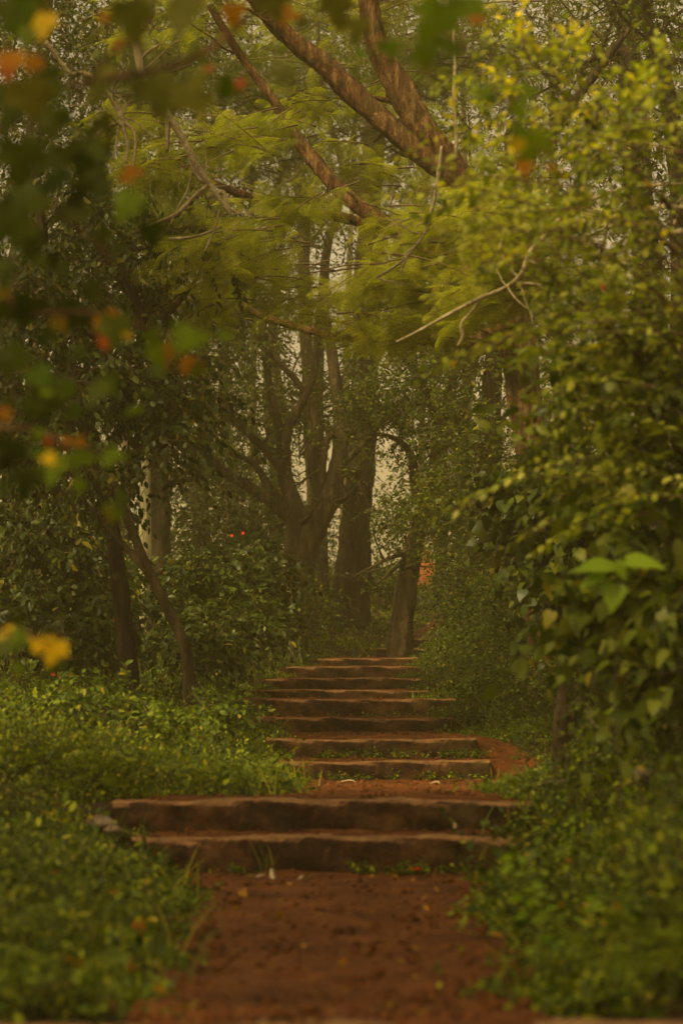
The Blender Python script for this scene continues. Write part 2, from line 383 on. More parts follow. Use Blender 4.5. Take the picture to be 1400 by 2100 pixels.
EY = [0, 5, 7.7, 9.8, 10.2, 10.9, 11.3, 12.4, 14.5, 16, 17, 18, 19.2, 20, 22, 24, 25.5, 27.5, 30, 33, 36, 45]
EL = [-.38, -.40, -.52, -.64, -.82, -.90, -.30, -.24, -.26, -.32, -.45, -.45, -.55, -.80, -.75, -.65, -.5, -.2, .45, .95, 1.3, 2.5]
ER = [.46, .46, .50, .58, .74, .76, .72, .72, 1.0, 1.35, 1.2, .86, .76, .82, .70, .62, .64, .72, .95, 1.3, 1.7, 2.8]
def edges(y):
    wob = .03 * np.sin(y * 3.1) + .02 * np.sin(y * 7.7 + 1)
    return np.interp(y, EY, EL) + wob, np.interp(y, EY, ER) + .05 * np.sin(y * 2.7 + 2) + .03 * np.sin(y * 8.3)
SY = [q[0] for q in STEPS]; SX0 = [q[2] for q in STEPS]; SX1 = [q[3] for q in STEPS]
def smo(t): t = np.clip(t, 0, 1); return t * t * (3 - 2 * t)
def hgt(x, y):
    x = np.asarray(x, float); y = np.asarray(y, float)
    c = zc(y); sm = (zc(y - .8) + zc(y - .4) + c + zc(y + .4) + zc(y + .8)) / 5
    l, r = edges(y); lat = np.maximum(np.maximum(l - .1 - x, x - r - .1), 0)
    far = np.maximum(smo(lat / .5), smo(np.maximum(np.interp(y, SY, SX0) - .02 - x, x - np.interp(y, SY, SX1) - .02) / .35)); base = c * (1 - far) + sm * far
    bank = .13 * smo(lat / 1.2) + .10 * np.clip(lat - .8, 0, 6) + np.where(x > 0, .10 * smo((lat - .3) / 1.5), 0)
    near = 1 - smo((y - 9.6) / 1.2); bank = bank + near * np.where(x > 0, .30 * smo((lat - .12) / .75), .07 * smo((lat - .1) / .8))
    bump = .03 * (np.sin(x * 3.3 + y * 1.1) + np.sin(y * 2.3 - x * 1.7 + 1)) * smo(lat / .6)
    return base + bank + bump

def grid(xs, ys, fz):
    X, Y = np.meshgrid(xs, ys); Z = fz(X, Y); nx, ny = len(xs), len(ys)
    V = np.stack([X, Y, Z], -1).reshape(-1, 3); i = (np.arange(ny - 1)[:, None] * nx + np.arange(nx - 1)[None]).ravel()
    F = np.vstack([np.stack([i, i + 1, i + nx + 1], 1), np.stack([i, i + nx + 1, i + nx], 1)]); return V, F
xs = np.r_[-180, -120, -70, -40, -25, -16, -11, -8.5, np.arange(-7, 7.01, .1), 8.5, 11, 16, 25, 40, 70, 120, 180]
ys = np.r_[-40, -20, -8, -2, np.arange(0, 40, .05), np.arange(40, 60, .5), 65, 75, 90, 120, 170, 240, 300]
mb = MB(); V, F = grid(xs, ys, hgt); mb.add(V, F); g = mb.build('forest_ground', M['soil'], smooth=True)
tag(g, 'dark brown soil of the forest floor rising gently on both sides of the steps', None, None, 'structure')
# the trodden path, following the ground between its worn edges
yy = np.arange(4.9, 36, .03); l, r = edges(yy); uu = np.linspace(-1, 1, 41)
X = (l[:, None] + r[:, None]) / 2 + (r - l)[:, None] / 2 * 1.12 * uu[None]; Y = np.broadcast_to(yy[:, None], X.shape)
lump = .007 * np.sin(X * 7.3 + 1.5 * np.sin(Y * 3.1)) * np.sin(Y * 6.1 + X * 4) + .006 * np.sin(X * 23 + Y * 9) * np.sin(Y * 17 - X * 5) + .004 * np.sin(X * 51 + 2) * np.sin(Y * 43)
Z = hgt(X, Y) + .012 + lump - .035 * smo((np.abs(uu[None]) - .86) / .14)
V = np.stack([X, Y, Z], -1).reshape(-1, 3); nx, ny = 41, len(yy); i = (np.arange(ny - 1)[:, None] * nx + np.arange(nx - 1)[None]).ravel()
mb = MB(); mb.add(V, np.vstack([np.stack([i, i + 1, i + nx + 1], 1), np.stack([i, i + nx + 1, i + nx], 1)]))
tag(mb.build('dirt_path', M['path'], smooth=True), 'trodden red brown earth path climbing through the steps', None, None, 'structure')
# orange clay bank beyond the leaning tree
mb = MB(); V, F = grid(np.linspace(PX(852, 44), PX(890, 44), 14), np.linspace(43, 46, 10), lambda x, y: hgt(x, y) - .02 + .75 * smo((y - 43) / 1.2) + .06 * np.sin(x * 9 + y * 5))
V2 = V.copy(); V2[:, 2] = hgt(V[:, 0], V[:, 1]) - .3; mb.add(V, F); mb.add(V2, F[:, ::-1])
tag(mb.build('clay_bank', M['clay'], smooth=True), 'small bank of bare orange clay seen past the leaning trunk', None, None, 'structure')

# ------------------------------------------------------------------ the steps
SL = ['tan step edge running across the very bottom of the photo', 'long mottled brown step with a grass tuft at its foot, lowest of the near pair',
      'widest step with dark stained face and a curved pale husk, upper of near pair', 'narrow step with green weeds along its foot, first after the red landing',
      'step with leafy weeds in front and bare red dirt at its right end', 'dark step with smooth face directly below the wide straw topped step',
      'wide dark step with a straw littered top, halfway up the flight', 'thin low step just above the wide straw topped step', 'step half hidden by creeping green plants above the thin low step',
      'dim brown step with a visible front, fourth from the top of the flight', 'hazy brown step, third from the top of the flight', 'short step, second from the top, right of the grassy rise', 'topmost tiny step at the foot of the leaning tree']
for k, (y, z, a, b, zb) in enumerate(STEPS):
    nxn = max(30, int((b - a) * 60)); dep = .30; hh = z - zb + .12; rd = .034
    prof = [(0, -hh)] + [(0.0 + .004 * math.sin(j), -hh + (hh - rd) * j / 7) for j in range(1, 7)] + [(rd * (1 - math.cos(t)), -rd + rd * math.sin(t)) for t in np.linspace(0, math.pi / 2, 5)] + [(dep * q, 0) for q in (.2, .4, .7, 1)] + [(dep, -hh)]
    prof = np.array(prof); xs_ = np.linspace(a - .02, b + .02, nxn); m_ = len(prof)
    s1, s2, s3 = rng.uniform(0, 6, 3)
    ez = .005 * np.sin(xs_ * 3.1 + s1) + .003 * np.sin(xs_ * 9 + s2) + .0015 * np.sin(xs_ * 23 + s3); ey = .016 * np.sin(xs_ * 31 + s2) * .25 + .014 * np.sin(xs_ * 2.3 + s2) + .008 * np.sin(xs_ * 12 + s1)
    V = np.zeros((nxn, m_, 3)); V[..., 0] = xs_[:, None]
    V[..., 1] = y + prof[None, :, 0] + ey[:, None]; V[..., 2] = z + prof[None, :, 1] + ez[:, None] * smo((prof[None, :, 1] + .1) / .1)
    front = (prof[:, 0] < .01)[None]
    V[..., 1] += front * (.010 * np.sin(xs_[:, None] * 14 + prof[None, :, 1] * 40 + s3) + rng.normal(size=(nxn, m_)) * .0018)
    V[..., 2] += rng.normal(size=(nxn, m_)) * .0012
    V = V.reshape(-1, 3); i = (np.arange(nxn - 1)[:, None] * m_ + np.arange(m_ - 1)[None]).ravel()
    F = np.vstack([np.stack([i, i + m_, i + m_ + 1], 1), np.stack([i, i + m_ + 1, i + 1], 1)])
    e0 = [[0, j, j + 1] for j in range(1, m_ - 1)]; o_ = (nxn - 1) * m_; e1 = [[o_, o_ + j + 1, o_ + j] for j in range(1, m_ - 1)]
    mb = MB(); mb.add(V, np.vstack([F, e0, e1]))
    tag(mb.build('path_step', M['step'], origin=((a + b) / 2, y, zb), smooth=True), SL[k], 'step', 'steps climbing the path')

# ------------------------------------------------------------------ trees
def line(pl, d):
    """pixel polyline (px, py, width in px, [depth]) -> world points and radii"""
    pts, rad = [], []
    for q in pl:
        dd = q[3] if len(q) > 3 else d; pts.append(P(q[0], q[1], dd)); rad.append(q[2] * dd / FPX / 2)
    return np.array(pts), np.array(rad)
def snap_base(pts):
    pts[0, 2] = float(hgt(pts[0, 0], pts[0, 1])) - .05; return pts
def crown(root, ells, leafmat, per=60, L=.35, K=9, leaf=.07, T=DIAM, droop=.3, up=.1, branch_pts=None, name='crown', tilt=.45, hang=.15, slot_stem='twig', flat=.7):
    """leafy twigs through the listed ellipsoids (px, py, d, rx, rz, rd, share)"""
    mb = MB()
    for e in ells:
        n = int(per * e[6]); p, v = in_ell(*e[:6], n); n = len(p)
        D = unit(v * .8 + rand_dirs(n, up, flat)); twigs(mb, p, D, L * rng.uniform(.6, 1.3, n), K, leaf, T, droop, tilt=tilt, hang=hang)
    if branch_pts is not None and len(branch_pts):
        n = len(branch_pts); D = rand_dirs(n, up, flat); twigs(mb, branch_pts, D, L * rng.uniform(.5, 1.1, n), K, leaf, T, droop, tilt=tilt, hang=hang)
    return mb.build(name, [leafmat, M[slot_stem]], root)
def fronds(root, ells, mat, per=7, size=.42, name='crown', side=-1.0):
    """feathery sprays set in flat layers on thin drooping boughs"""
    mb = MB()
    for e in ells:
        nb = max(2, int(per * e[6])); p, v = in_ell(*e[:6], nb, .6); k = e[2] / FPX
        for q in p:
            Lb = e[3] * k * rng.uniform(.7, 1.3) + .15; sg = side if rng.uniform() < .75 else -side
            dv = unit(np.array([sg, rng.normal() * .5, rng.normal() * .22 + .05])); t = np.linspace(0, 1, 6)[:, None]
            c = q - dv * Lb * .5 + dv * Lb * t - np.array([0, 0, .22 * Lb]) * t * t
            tube(mb, c, np.linspace(.007, .002, 6), 4, .03, 1, 2)
            n = int(7 + Lb * 13); u = rng.uniform(.05, 1, n)[:, None]; pp = q - dv * Lb * .5 + dv * Lb * u - np.array([0, 0, .22 * Lb]) * u * u
            sd = np.cross(dv, [0, 0, 1.]) * np.where(rng.uniform(size=n) < .5, 1, -1)[:, None]
            if abs(q[0] / q[1] - GAPS[0][0]) < GAPS[0][3] * .9 and abs((q[2] - CAMZ) / q[1] - GAPS[0][1]) < GAPS[0][4] * .9: continue
            d = dv * rng.uniform(.1, 1, (n, 1)) + sd * rng.uniform(.1, 1.3, (n, 1)) + rng.normal(size=(n, 3)) * .35 + np.array([0, 0, -.3])
            place(mb, FROND, pp, d, np.array([0, -.25, 1.]) + rng.normal(size=(n, 3)) * .5, size * rng.uniform(.45, 1.15, n))
    return mb.build(name, [mat, M['twig']], root)
def tree(name, label, cat, limbs, d, barkm, sprouts=(0, .8), group=None, sides=12, rough=.06, trunk_names=None, grounded=True, kids=3, up=.35):
    """limbs: list of pixel polylines, the first one is the trunk"""
    pts, rad = line(limbs[0], d)
    if grounded: pts = snap_base(pts)
    root = empty(name, pts[0]); tag(root, label, cat, group); ends = []
    for k, pl in enumerate(limbs):
        if k: pts, rad = line(pl, d)
        mb = MB(); c, r = tube(mb, pts, rad, sides + 8 if k == 0 else 12, rough * 1.5, sub=12)
        n = sprouts[0] if k == 0 else max(sprouts[0] // 2, 1 if sprouts[0] else 0)
        if n: ends.append(sprout(mb, c, r, n, sprouts[1], up=up, kids=kids, lo=.35 if k == 0 else .2))
        mb.build('trunk' if k == 0 else 'limb', barkm, root, smooth=True)
    return root, (np.vstack(ends) if ends else None)
def pick(pts, n):
    return pts[rng.choice(len(pts), min(n, len(pts)), replace=False)] if pts is not None and len(pts) else None

# 1 the big red barked leaning tree with the feathery sprays
root, e = tree('feathery_tree', 'leaning tree with flaking red brown bark and yellow green feathery sprays across the upper middle', 'tree',
    [[(1120, 1330, 79), (1110, 1100, 75), (1075, 800, 70), (1010, 520, 67), (940, 365, 63), (862, 255, 55), (800, 150, 47), (765, 60, 42), (740, -120, 35)],
     [(935, 372, 50), (850, 305, 47), (760, 225, 43), (680, 145, 42), (590, 75, 36), (500, -30, 31), (420, -160, 25)],
     [(1040, 620, 43, 18.5), (930, 540, 38, 18.8), (830, 480, 35), (745, 430, 31), (680, 375, 28), (620, 300, 25), (560, 205, 21), (490, 110, 18), (430, 10, 13)],
     [(1062, 660, 33, 18.4), (950, 700, 25), (830, 692, 21), (700, 692, 20), (600, 668, 16), (520, 640, 13), (470, 585, 8)],
     [(830, 480, 25, 19.3), (720, 450, 23, 19.3), (620, 432, 21, 19.2), (530, 408, 18, 19), (450, 380, 13, 19), (360, 330, 7, 19)]],
    19, M['bark_red'], (5, .7), sides=14, rough=.09, kids=2)
FR = [(430, 280, 17, 110, 35, .6, 1), (560, 250, 18, 90, 40, .6, .8), (330, 330, 16.5, 90, 40, .5, .8), (600, 400, 18, 120, 50, .7, 1), (480, 490, 17, 130, 50, .7, 1.2),
      (820, 560, 17, 150, 75, .8, 2.0), (700, 600, 18, 110, 70, .8, 1.2), (930, 450, 17, 130, 60, .7, 1.6), (860, 650, 17, 150, 45, .8, 1.3), (1060, 420, 16, 150, 50, .7, 1.7),
      (1010, 560, 16, 140, 70, .7, 1.6), (770, 190, 20.5, 80, 30, .5, .5), (610, 200, 20.5, 60, 35, .5, .6), (700, 320, 20.6, 70, 50, .6, .8), (400, 600, 18, 110, 55, .7, 1.1),
      (540, 560, 18, 80, 50, .7, .7), (1010, 330, 17, 60, 30, .5, .35), (250, 250, 17, 120, 60, .8, .8), (1150, 560, 16, 120, 70, .8, 1.2), (640, 520, 19, 60, 40, .6, .3), (800, 340, 20.6, 70, 60, .6, .8),
      (400, -120, 19, 400, 120, 2, 2), (800, -100, 19, 300, 120, 2, 1.5)]
fronds(root, FR, M['needle'], 11, .24)
fronds(root, [(560, 180, 22, 200, 110, 1, 1.5), (800, 240, 22, 150, 130, 1, 1.1), (400, 420, 21.5, 160, 120, 1, 1.6), (900, 120, 22, 160, 110, 1, 1.6), (300, 140, 22, 160, 110, 1, 1.6), (560, 330, 22, 120, 70, 1, .8), (1000, 480, 20.5, 150, 120, 1, 1.8), (860, 590, 20.5, 130, 80, 1, 1.2), (480, 570, 21.5, 150, 70, 1, 1.2)], M['needle_dark'], 11, .28)

# 2 dark trunk and its slender leaning neighbour at the left
root, e = tree('dark_tree', 'dark upright trunk with grey lichen spots left of the path', 'tree',
    [[(272, 1440, 38), (262, 1330, 36), (250, 1240, 35), (232, 1100, 35), (215, 1010, 34), (200, 950, 36), (170, 850, 32), (120, 700, 28), (90, 500, 22), (70, 300, 14)],
     [(225, 1040, 22), (185, 960, 20), (120, 870, 16), (40, 800, 12), (-60, 740, 8)], [(205, 960, 26), (260, 850, 22), (290, 700, 20), (270, 590, 18), (200, 480, 12)],
     [(290, 690, 16), (350, 640, 12), (410, 560, 8), (440, 480, 5)]],
    17.5, M['bark_dark'], (6, .7))
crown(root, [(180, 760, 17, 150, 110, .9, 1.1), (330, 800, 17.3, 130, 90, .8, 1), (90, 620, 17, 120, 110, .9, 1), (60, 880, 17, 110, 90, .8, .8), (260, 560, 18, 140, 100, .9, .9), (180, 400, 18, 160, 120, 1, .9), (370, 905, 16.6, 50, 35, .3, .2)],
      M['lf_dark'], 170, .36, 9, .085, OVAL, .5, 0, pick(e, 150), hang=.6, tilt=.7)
root, e = tree('slender_tree', 'slender curved trunk leaning left with a forked side stem, beside the dark trunk', 'tree',
    [[(390, 1440, 25), (386, 1380, 24), (374, 1310, 23), (338, 1235, 22), (305, 1170, 21), (272, 1090, 19), (248, 1030, 17), (228, 985, 15), (190, 930, 14), (130, 880, 10)],
     [(348, 1250, 20), (310, 1185, 17), (270, 1135, 15), (225, 1090, 12), (165, 1020, 9), (130, 980, 6)], [(262, 1060, 12), (200, 1000, 10), (150, 900, 8), (140, 820, 5)]],
    16.5, M['bark_grey'], (1, .35))
crown(root, [(160, 950, 16, 90, 50, .5, 1), (60, 960, 16.5, 90, 60, .5, 1)], M['lf_dark'], 70, .3, 8, .07, OVAL, .4, 0, None, hang=.5)

# 3 pale trunk and thick trunk behind it
root, e = tree('pale_tree', 'pale yellowish bare trunk standing straight behind the two dark left trunks', 'tree',
    [[(298, 1250, 26), (298, 1120, 24), (299, 1000, 22), (302, 930, 20), (306, 820, 18), (300, 600, 14), (310, 400, 9)]], 29, M['bark_pale'], (5, 1.0))
crown(root, [(300, 760, 29, 120, 120, 1, 1), (330, 560, 29, 150, 120, 1, 1)], M['lf_mid'], 110, .5, 9, .10, DIAM, .3, 0, pick(e, 60))
root, e = tree('shaded_tree', 'thick shaded trunk just right of the pale trunk, dark brown', 'tree',
    [[(328, 1260, 56), (326, 1130, 50), (324, 1000, 46), (322, 880, 44), (320, 700, 38), (330, 450, 30), (340, 200, 20)], [(322, 1000, 14), (380, 985, 11), (450, 975, 8), (520, 985, 5)],
     [(320, 700, 20), (240, 560, 16), (180, 380, 10)]], 30, M['bark_dark'], (5, 1.2))
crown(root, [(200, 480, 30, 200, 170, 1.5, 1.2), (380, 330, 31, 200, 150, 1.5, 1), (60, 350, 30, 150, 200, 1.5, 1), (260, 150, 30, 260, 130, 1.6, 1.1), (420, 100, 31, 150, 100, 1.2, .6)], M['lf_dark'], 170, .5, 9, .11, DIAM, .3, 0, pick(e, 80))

# 4 the many stemmed tree in the middle
root, e = tree('forked_tree', 'many stemmed tree with curving limbs spreading like a fan in the middle distance', 'tree',
    [[(620, 1290, 74), (612, 1200, 66), (628, 1130, 52), (652, 1070, 44), (682, 1000, 38), (696, 930, 32), (694, 840, 26), (680, 720, 20), (660, 600, 12)],
     [(612, 1180, 46), (604, 1120, 42), (604, 1050, 36), (584, 960, 26), (590, 880, 22), (640, 780, 16), (650, 660, 10)],
     [(606, 1060, 32), (570, 1040, 26), (530, 1010, 24), (480, 980, 22), (420, 935, 20), (380, 890, 16), (350, 820, 10)],
     [(640, 1095, 30), (600, 1010, 20), (560, 940, 18), (500, 880, 14), (450, 830, 10)],
     [(604, 1060, 22), (560, 1010, 16), (520, 950, 12), (470, 930, 8)], [(665, 1045, 22), (640, 960, 22), (650, 880, 18), (620, 800, 14), (560, 730, 12), (530, 690, 8)],
     [(628, 1130, 24), (655, 1000, 22), (672, 900, 18), (735, 880, 14), (790, 850, 8)], [(692, 960, 18), (730, 925, 15), (770, 880, 11), (800, 800, 8)], [(585, 990, 20), (575, 900, 18), (555, 800, 16), (540, 700, 14), (545, 620, 9)]],
    31, M['bark_grey'], (6, 1.0), kids=4)
crown(root, [(470, 880, 32.4, 90, 50, .8, .5), (560, 820, 32.5, 110, 70, .9, .9), (640, 820, 32, 70, 60, .8, .5), (440, 760, 30.5, 110, 80, .9, 1), (500, 690, 31, 100, 60, .8, .8), (690, 760, 32, 70, 50, .7, .5),
             (540, 960, 32.6, 50, 30, .5, .2), (400, 850, 30.5, 70, 60, .7, .6), (600, 640, 32, 80, 40, .7, .3)], M['lf_mid'], 150, .36, 10, .085, DIAM, .35, .1, pick(e, 120), hang=.3, tilt=.7)

# 5 big straight trunk
root, e = tree('tall_tree', 'tall thick straight trunk rising into the mist, right of the fan shaped tree', 'tree',
    [[(722, 1255, 84), (722, 1200, 70), (728, 1100, 63), (735, 1000, 60), (742, 900, 57), (750, 700, 56), (755, 500, 50), (765, 300, 42), (780, 80, 32), (790, -200, 20)],
     [(748, 760, 20), (790, 700, 16), (830, 600, 12), (840, 480, 7)], [(757, 450, 18), (700, 330, 15), (660, 180, 12), (650, 40, 8)]], 34, M['bark_dark'], (8, 1.5))
crown(root, [(760, 60, 34, 220, 110, 2, 1.0), (680, 200, 35, 120, 90, 1.5, .5), (880, 160, 34, 130, 110, 1.5, .6), (830, 420, 34, 80, 50, 1, .3), (800, -200, 34, 400, 160, 3, 1.5)], M['needle_dark'], 290, .6, 13, .12, tmpl_diamond(.25), .4, 0, pick(e, 120))

# 6 leaning tree beside the top steps with a dense small leaved crown
root, e = tree('small_leaved_tree', 'short leaning trunk at the top of the steps under a dense crown of small leaves', 'tree',
    [[(820, 1330, 62), (822, 1300, 50), (826, 1260, 43), (836, 1180, 40), (852, 1110, 38), (880, 1020, 34), (898, 930, 30), (915, 850, 24), (930, 770, 16), (950, 680, 8)],
     [(866, 1060, 24), (850, 990, 22), (845, 940, 17), (820, 905, 13), (770, 890, 9), (730, 900, 5)], [(890, 960, 20), (930, 880, 14), (965, 800, 10), (985, 700, 6)], [(905, 900, 14), (870, 800, 12), (820, 730, 8), (780, 700, 5)]],
    28, M['bark_grey'], (7, .9), kids=4)
crown(root, [(800, 800, 28, 90, 60, .9, 1.0), (880, 770, 28, 90, 80, .9, 1.1), (940, 880, 27, 100, 80, .9, 1.2), (850, 1060, 27, 85, 40, .7, .9), (930, 1040, 26.5, 90, 80, .8, 1.3), (985, 960, 27, 70, 80, .8, .9), (810, 860, 28, 70, 25, .6, .5), (740, 830, 28, 50, 40, .6, .4), (960, 1150, 26, 90, 70, .8, 1.2)],
      M['lf_mid'], 210, .30, 11, .06, DIAMW, .3, .1, pick(e, 220), tilt=.7)

# 7.. plain background trunks
BG = [('brown upright trunk half hidden by leaves, right of the small leaved crown', [(1000, 1290, 56), (1004, 1100, 50), (1002, 950, 46), (1008, 800, 42), (1016, 690, 38), (1030, 500, 32), (1050, 250, 22)], 27, 'bark_dark'),
      ('misty trunk rising behind the horizontal limb, left of the sky gap', [(650, 1230, 28), (636, 900, 26), (626, 650, 26), (620, 440, 26), (600, 200, 20), (590, 0, 12)], 44, 'bark_dark'),
      ('thin trunk bending right against the bright sky gap', [(664, 1230, 24), (652, 900, 22), (656, 700, 20), (662, 600, 20), (672, 500, 18), (692, 440, 14), (712, 330, 9), (740, 180, 5)], 38, 'bark_dark'),
      ('thin misty stem leaning left in the gap beside the bending trunk', [(600, 1230, 22), (585, 900, 18), (560, 700, 18), (572, 600, 15), (560, 500, 12), (580, 330, 7)], 44, 'bark_grey'),
      ('dark trunk crossing the upper right corner of the photo', [(1330, 1280, 74), (1340, 900, 66), (1330, 600, 60), (1300, 300, 54), (1290, 120, 48), (1285, -80, 40)], 22, 'bark_dark'),
      ('slimmer dark trunk at the right edge behind the yellow tipped shrub', [(1400, 1280, 50), (1395, 800, 44), (1390, 400, 38), (1360, 150, 30), (1310, 0, 24), (1290, -120, 18)], 20, 'bark_dark'),
      ('dim trunk standing in the dark gap left of the fan shaped tree', [(420, 1230, 44), (410, 1000, 36), (425, 880, 30), (415, 700, 24), (440, 450, 14)], 38, 'bark_dark'),
      ('thin trunk leaning up to the right below the yellow sprays', [(930, 1290, 30), (950, 1100, 26), (938, 900, 20), (960, 780, 16), (1000, 600, 10)], 31, 'bark_dark'),
      ('dark trunk at the far left edge behind the maple leaves', [(30, 1300, 60), (35, 1000, 54), (20, 700, 48), (60, 400, 38), (90, 100, 26), (110, -100, 16)], 27, 'bark_dark')]
BC = [[(1040, 450, 27, 140, 130, 1.5, 1), (1060, 760, 27, 100, 130, 1, 1), (1180, 880, 26, 120, 160, 1, 1.2)],
      [(560, 120, 40, 150, 100, 2, 1), (620, 20, 40, 150, 80, 2, 1.4), (520, 330, 40, 120, 90, 2, .9), (430, 180, 38, 130, 110, 2, 1.4), (720, 110, 38, 130, 90, 2, 1.2), (880, 60, 38, 140, 90, 2, 1.4), (330, 30, 36, 160, 80, 2, 1.4)],
      [(760, 250, 38, 120, 80, 1.5, .8), (830, 330, 38, 90, 60, 1, .5)],
      [(500, 560, 44, 90, 100, 2, .7), (470, 700, 44, 90, 90, 2, .8)],
      [(1200, 60, 23, 230, 120, 1.5, 3.6), (1000, 40, 23.5, 160, 90, 1.4, 1.6), (1150, 250, 23, 150, 100, 1.4, 1.8), (1320, 200, 22, 140, 140, 1.4, 1.3), (1300, 480, 22, 170, 150, 1.4, 1.4), (1250, 700, 22, 150, 130, 1.2, 1.2), (1150, -180, 23, 500, 160, 3, 2)],
      [(1390, 250, 20, 90, 180, 1, 1), (1380, 700, 20, 110, 200, 1, 1.2), (1300, 1000, 20, 150, 140, 1, 1)],
      [(380, 780, 38, 140, 120, 2, 1), (430, 1010, 38, 130, 70, 1.5, 1), (440, 500, 38, 120, 120, 2, .8)],
      [(960, 620, 31, 120, 110, 1.4, 1), (900, 330, 31, 120, 100, 1.4, .6)],
      [(60, 250, 27, 200, 170, 2, 2.4), (150, 90, 26, 200, 110, 2, 2.2), (330, 70, 27, 140, 90, 2, 1.2), (60, 600, 27, 150, 170, 1.6, 1.2), (30, 950, 27, 140, 140, 1.4, 1.2), (200, 20, 27, 220, 90, 2, 1), (250, -200, 27, 500, 160, 3, 2)]]
BM = ['lf_mid', 'lf_dark', 'lf_dark', 'lf_mid', 'needle_dark', 'lf_dark', 'lf_mid', 'lf_mid', 'lf_dark']
for (lab, pl, d, bm_), cr, lm in zip(BG, BC, BM):
    root, e = tree('forest_tree', lab, 'tree', [pl], d, M[bm_], (9, 1.0 + d / 60), 'background forest trees', kids=3)
    crown(root, cr, M[lm], 125, .45 + d / 130, 9, .055 + d / 600, DIAM if 'needle' not in lm else tmpl_diamond(.28), .35, 0, pick(e, 120), tilt=.7)

for lab, px0, d_, ell in [('misty bushy tree closing the gap low behind the fan shaped tree', 560, 41, [(500, 1060, 41, 90, 70, 1.5, 1), (600, 1130, 41, 90, 70, 1.5, 1.2), (540, 950, 41, 90, 60, 1.5, .8), (640, 1040, 41, 60, 60, 1.5, .6), (480, 860, 41, 80, 70, 1.5, .7), (590, 830, 42, 90, 60, 1.5, .6)]),
                          ('misty bushy tree between the small leaved crown and the brown upright trunk', 900, 39, [(950, 1130, 39, 50, 60, 1.2, .6), (960, 1000, 39, 80, 90, 1.5, 1), (900, 850, 39, 80, 80, 1.5, .8), (700, 1180, 40, 60, 40, 1, .5), (800, 1060, 38, 60, 60, 1, .7), (820, 960, 38, 60, 40, 1, .35), (790, 1180, 37, 50, 40, 1, .5)]),
                          ('misty leafy tree spreading high behind the horizontal limb', 470, 45, [(460, 640, 45, 110, 90, 2, 1.2), (560, 480, 45, 100, 80, 2, .9), (700, 680, 46, 90, 50, 1.5, .6), (380, 420, 45, 110, 90, 2, 1), (820, 500, 45, 80, 90, 2, .9), (560, 240, 46, 150, 80, 2, 1), (840, 200, 46, 120, 80, 2, .8)])]:
    root, e = tree('forest_tree', lab, 'tree', [[(px0, 1235, 26), (px0 + 8, 1000, 22), (px0 - 12, 800, 17), (px0 + 10, 560, 11), (px0 + 30, 380, 5)]], d_, M['bark_dark'], (8, 1.5), 'background forest trees', kids=3)
    crown(root, ell, M['lf_mid'], 150, .6, 9, .10, DIAM, .35, 0, pick(e, 80), tilt=.7)
# far misty trees
FARL = ['far misty tree seen in the gap left of the tall straight trunk', 'far misty tree fading out behind the pale trunk', 'far misty tree behind the small leaved crown', 'palest misty tree above the orange clay bank', 'far misty tree high up behind the bending trunk', 'far misty tree behind the dark gap on the left', 'far misty tree behind the right hand shrubs', 'far misty tree behind the far left trunk']
FT = [(520, 56, 15, 1.0), (250, 60, 24, 1.3), (960, 60, 22, 1.1), (860, 70, 16, .9), (700, 76, 18, .9), (410, 66, 20, 1.3), (1150, 56, 28, 1.3), (80, 62, 30, 1.3)]
for lab, (px, d, wpx, dens) in zip(FARL, FT):
    lean = rng.uniform(-40, 40)
    root, e = tree('misty_tree', lab, 'tree', [[(px, 1230, wpx), (px + lean * .3, 900, wpx * .85), (px + lean * .5, 600, wpx * .7), (px + lean, 250, wpx * .5), (px + lean * 1.4, 0, wpx * .25)],
        [(px + lean * .45, 700, wpx * .4), (px + 70, 560, wpx * .3), (px + 110, 380, wpx * .15)], [(px + lean * .4, 800, wpx * .4), (px - 70, 640, wpx * .3), (px - 120, 500, wpx * .15)]], d, M['bark_grey'], (8, 2.0), 'misty trees fading into the fog', kids=3)
    crown(root, [(px + lean, 150, d, 170, 130, 2.5, 1 * dens), (px - 90, 450, d, 110, 90, 2, .7 * dens), (px + 100, 400, d, 110, 90, 2, .6 * dens), (px, 850, d, 130, 120, 2, .8 * dens)], M['lf_mid'], 95, .9, 8, .15, DIAM, .3, 0, pick(e, int(70 * dens)))

# unseen trees added beside the view to shade the path
for k, (x, y, hh, cr) in enumerate([(-4.6, 14, 7, 2.4), (-6.0, 22, 8, 2.8), (6.4, 14, 6, 2.0), (6.6, 21, 8, 2.8), (-7.5, 32, 9, 3.2), (7.6, 31, 9, 3.2), (-3.9, 7.6, 6.0, 1.9), (-3.5, 4.4, 5.6, 2.0), (-1.6, .6, 6.4, 1.7)]):
    z0 = float(hgt(x, y)); root = empty('added_side_tree', (x, y, z0)); tag(root, 'unseen tree added beside the view, its crown shading the path', 'tree', 'added trees beside the view')
    mb = MB(); pts = np.array([[x, y, z0 - .1], [x + .1, y, z0 + hh * .3], [x - .1, y + .2, z0 + hh * .6], [x, y, z0 + hh]]); c, r = tube(mb, pts, np.array([.2, .15, .11, .04]), 10)
    e = sprout(mb, c, r, 9, 1.8, up=.4); mb.build('trunk', M['bark_dark'], root, smooth=True)
    mb = MB(); n = 900; v = unit(rng.normal(size=(n, 3))) * rng.uniform(0, 1, (n, 1)) ** .4; p = np.array([x * .82, y, z0 + hh * .95]) + v * np.array([cr, cr, cr * .75])
    twigs(mb, p, unit(v + rand_dirs(n)), .5 * rng.uniform(.6, 1.3, n), 8, .15, DIAM, .3); mb.build('crown', [M['lf_mid'], M['twig']], root)

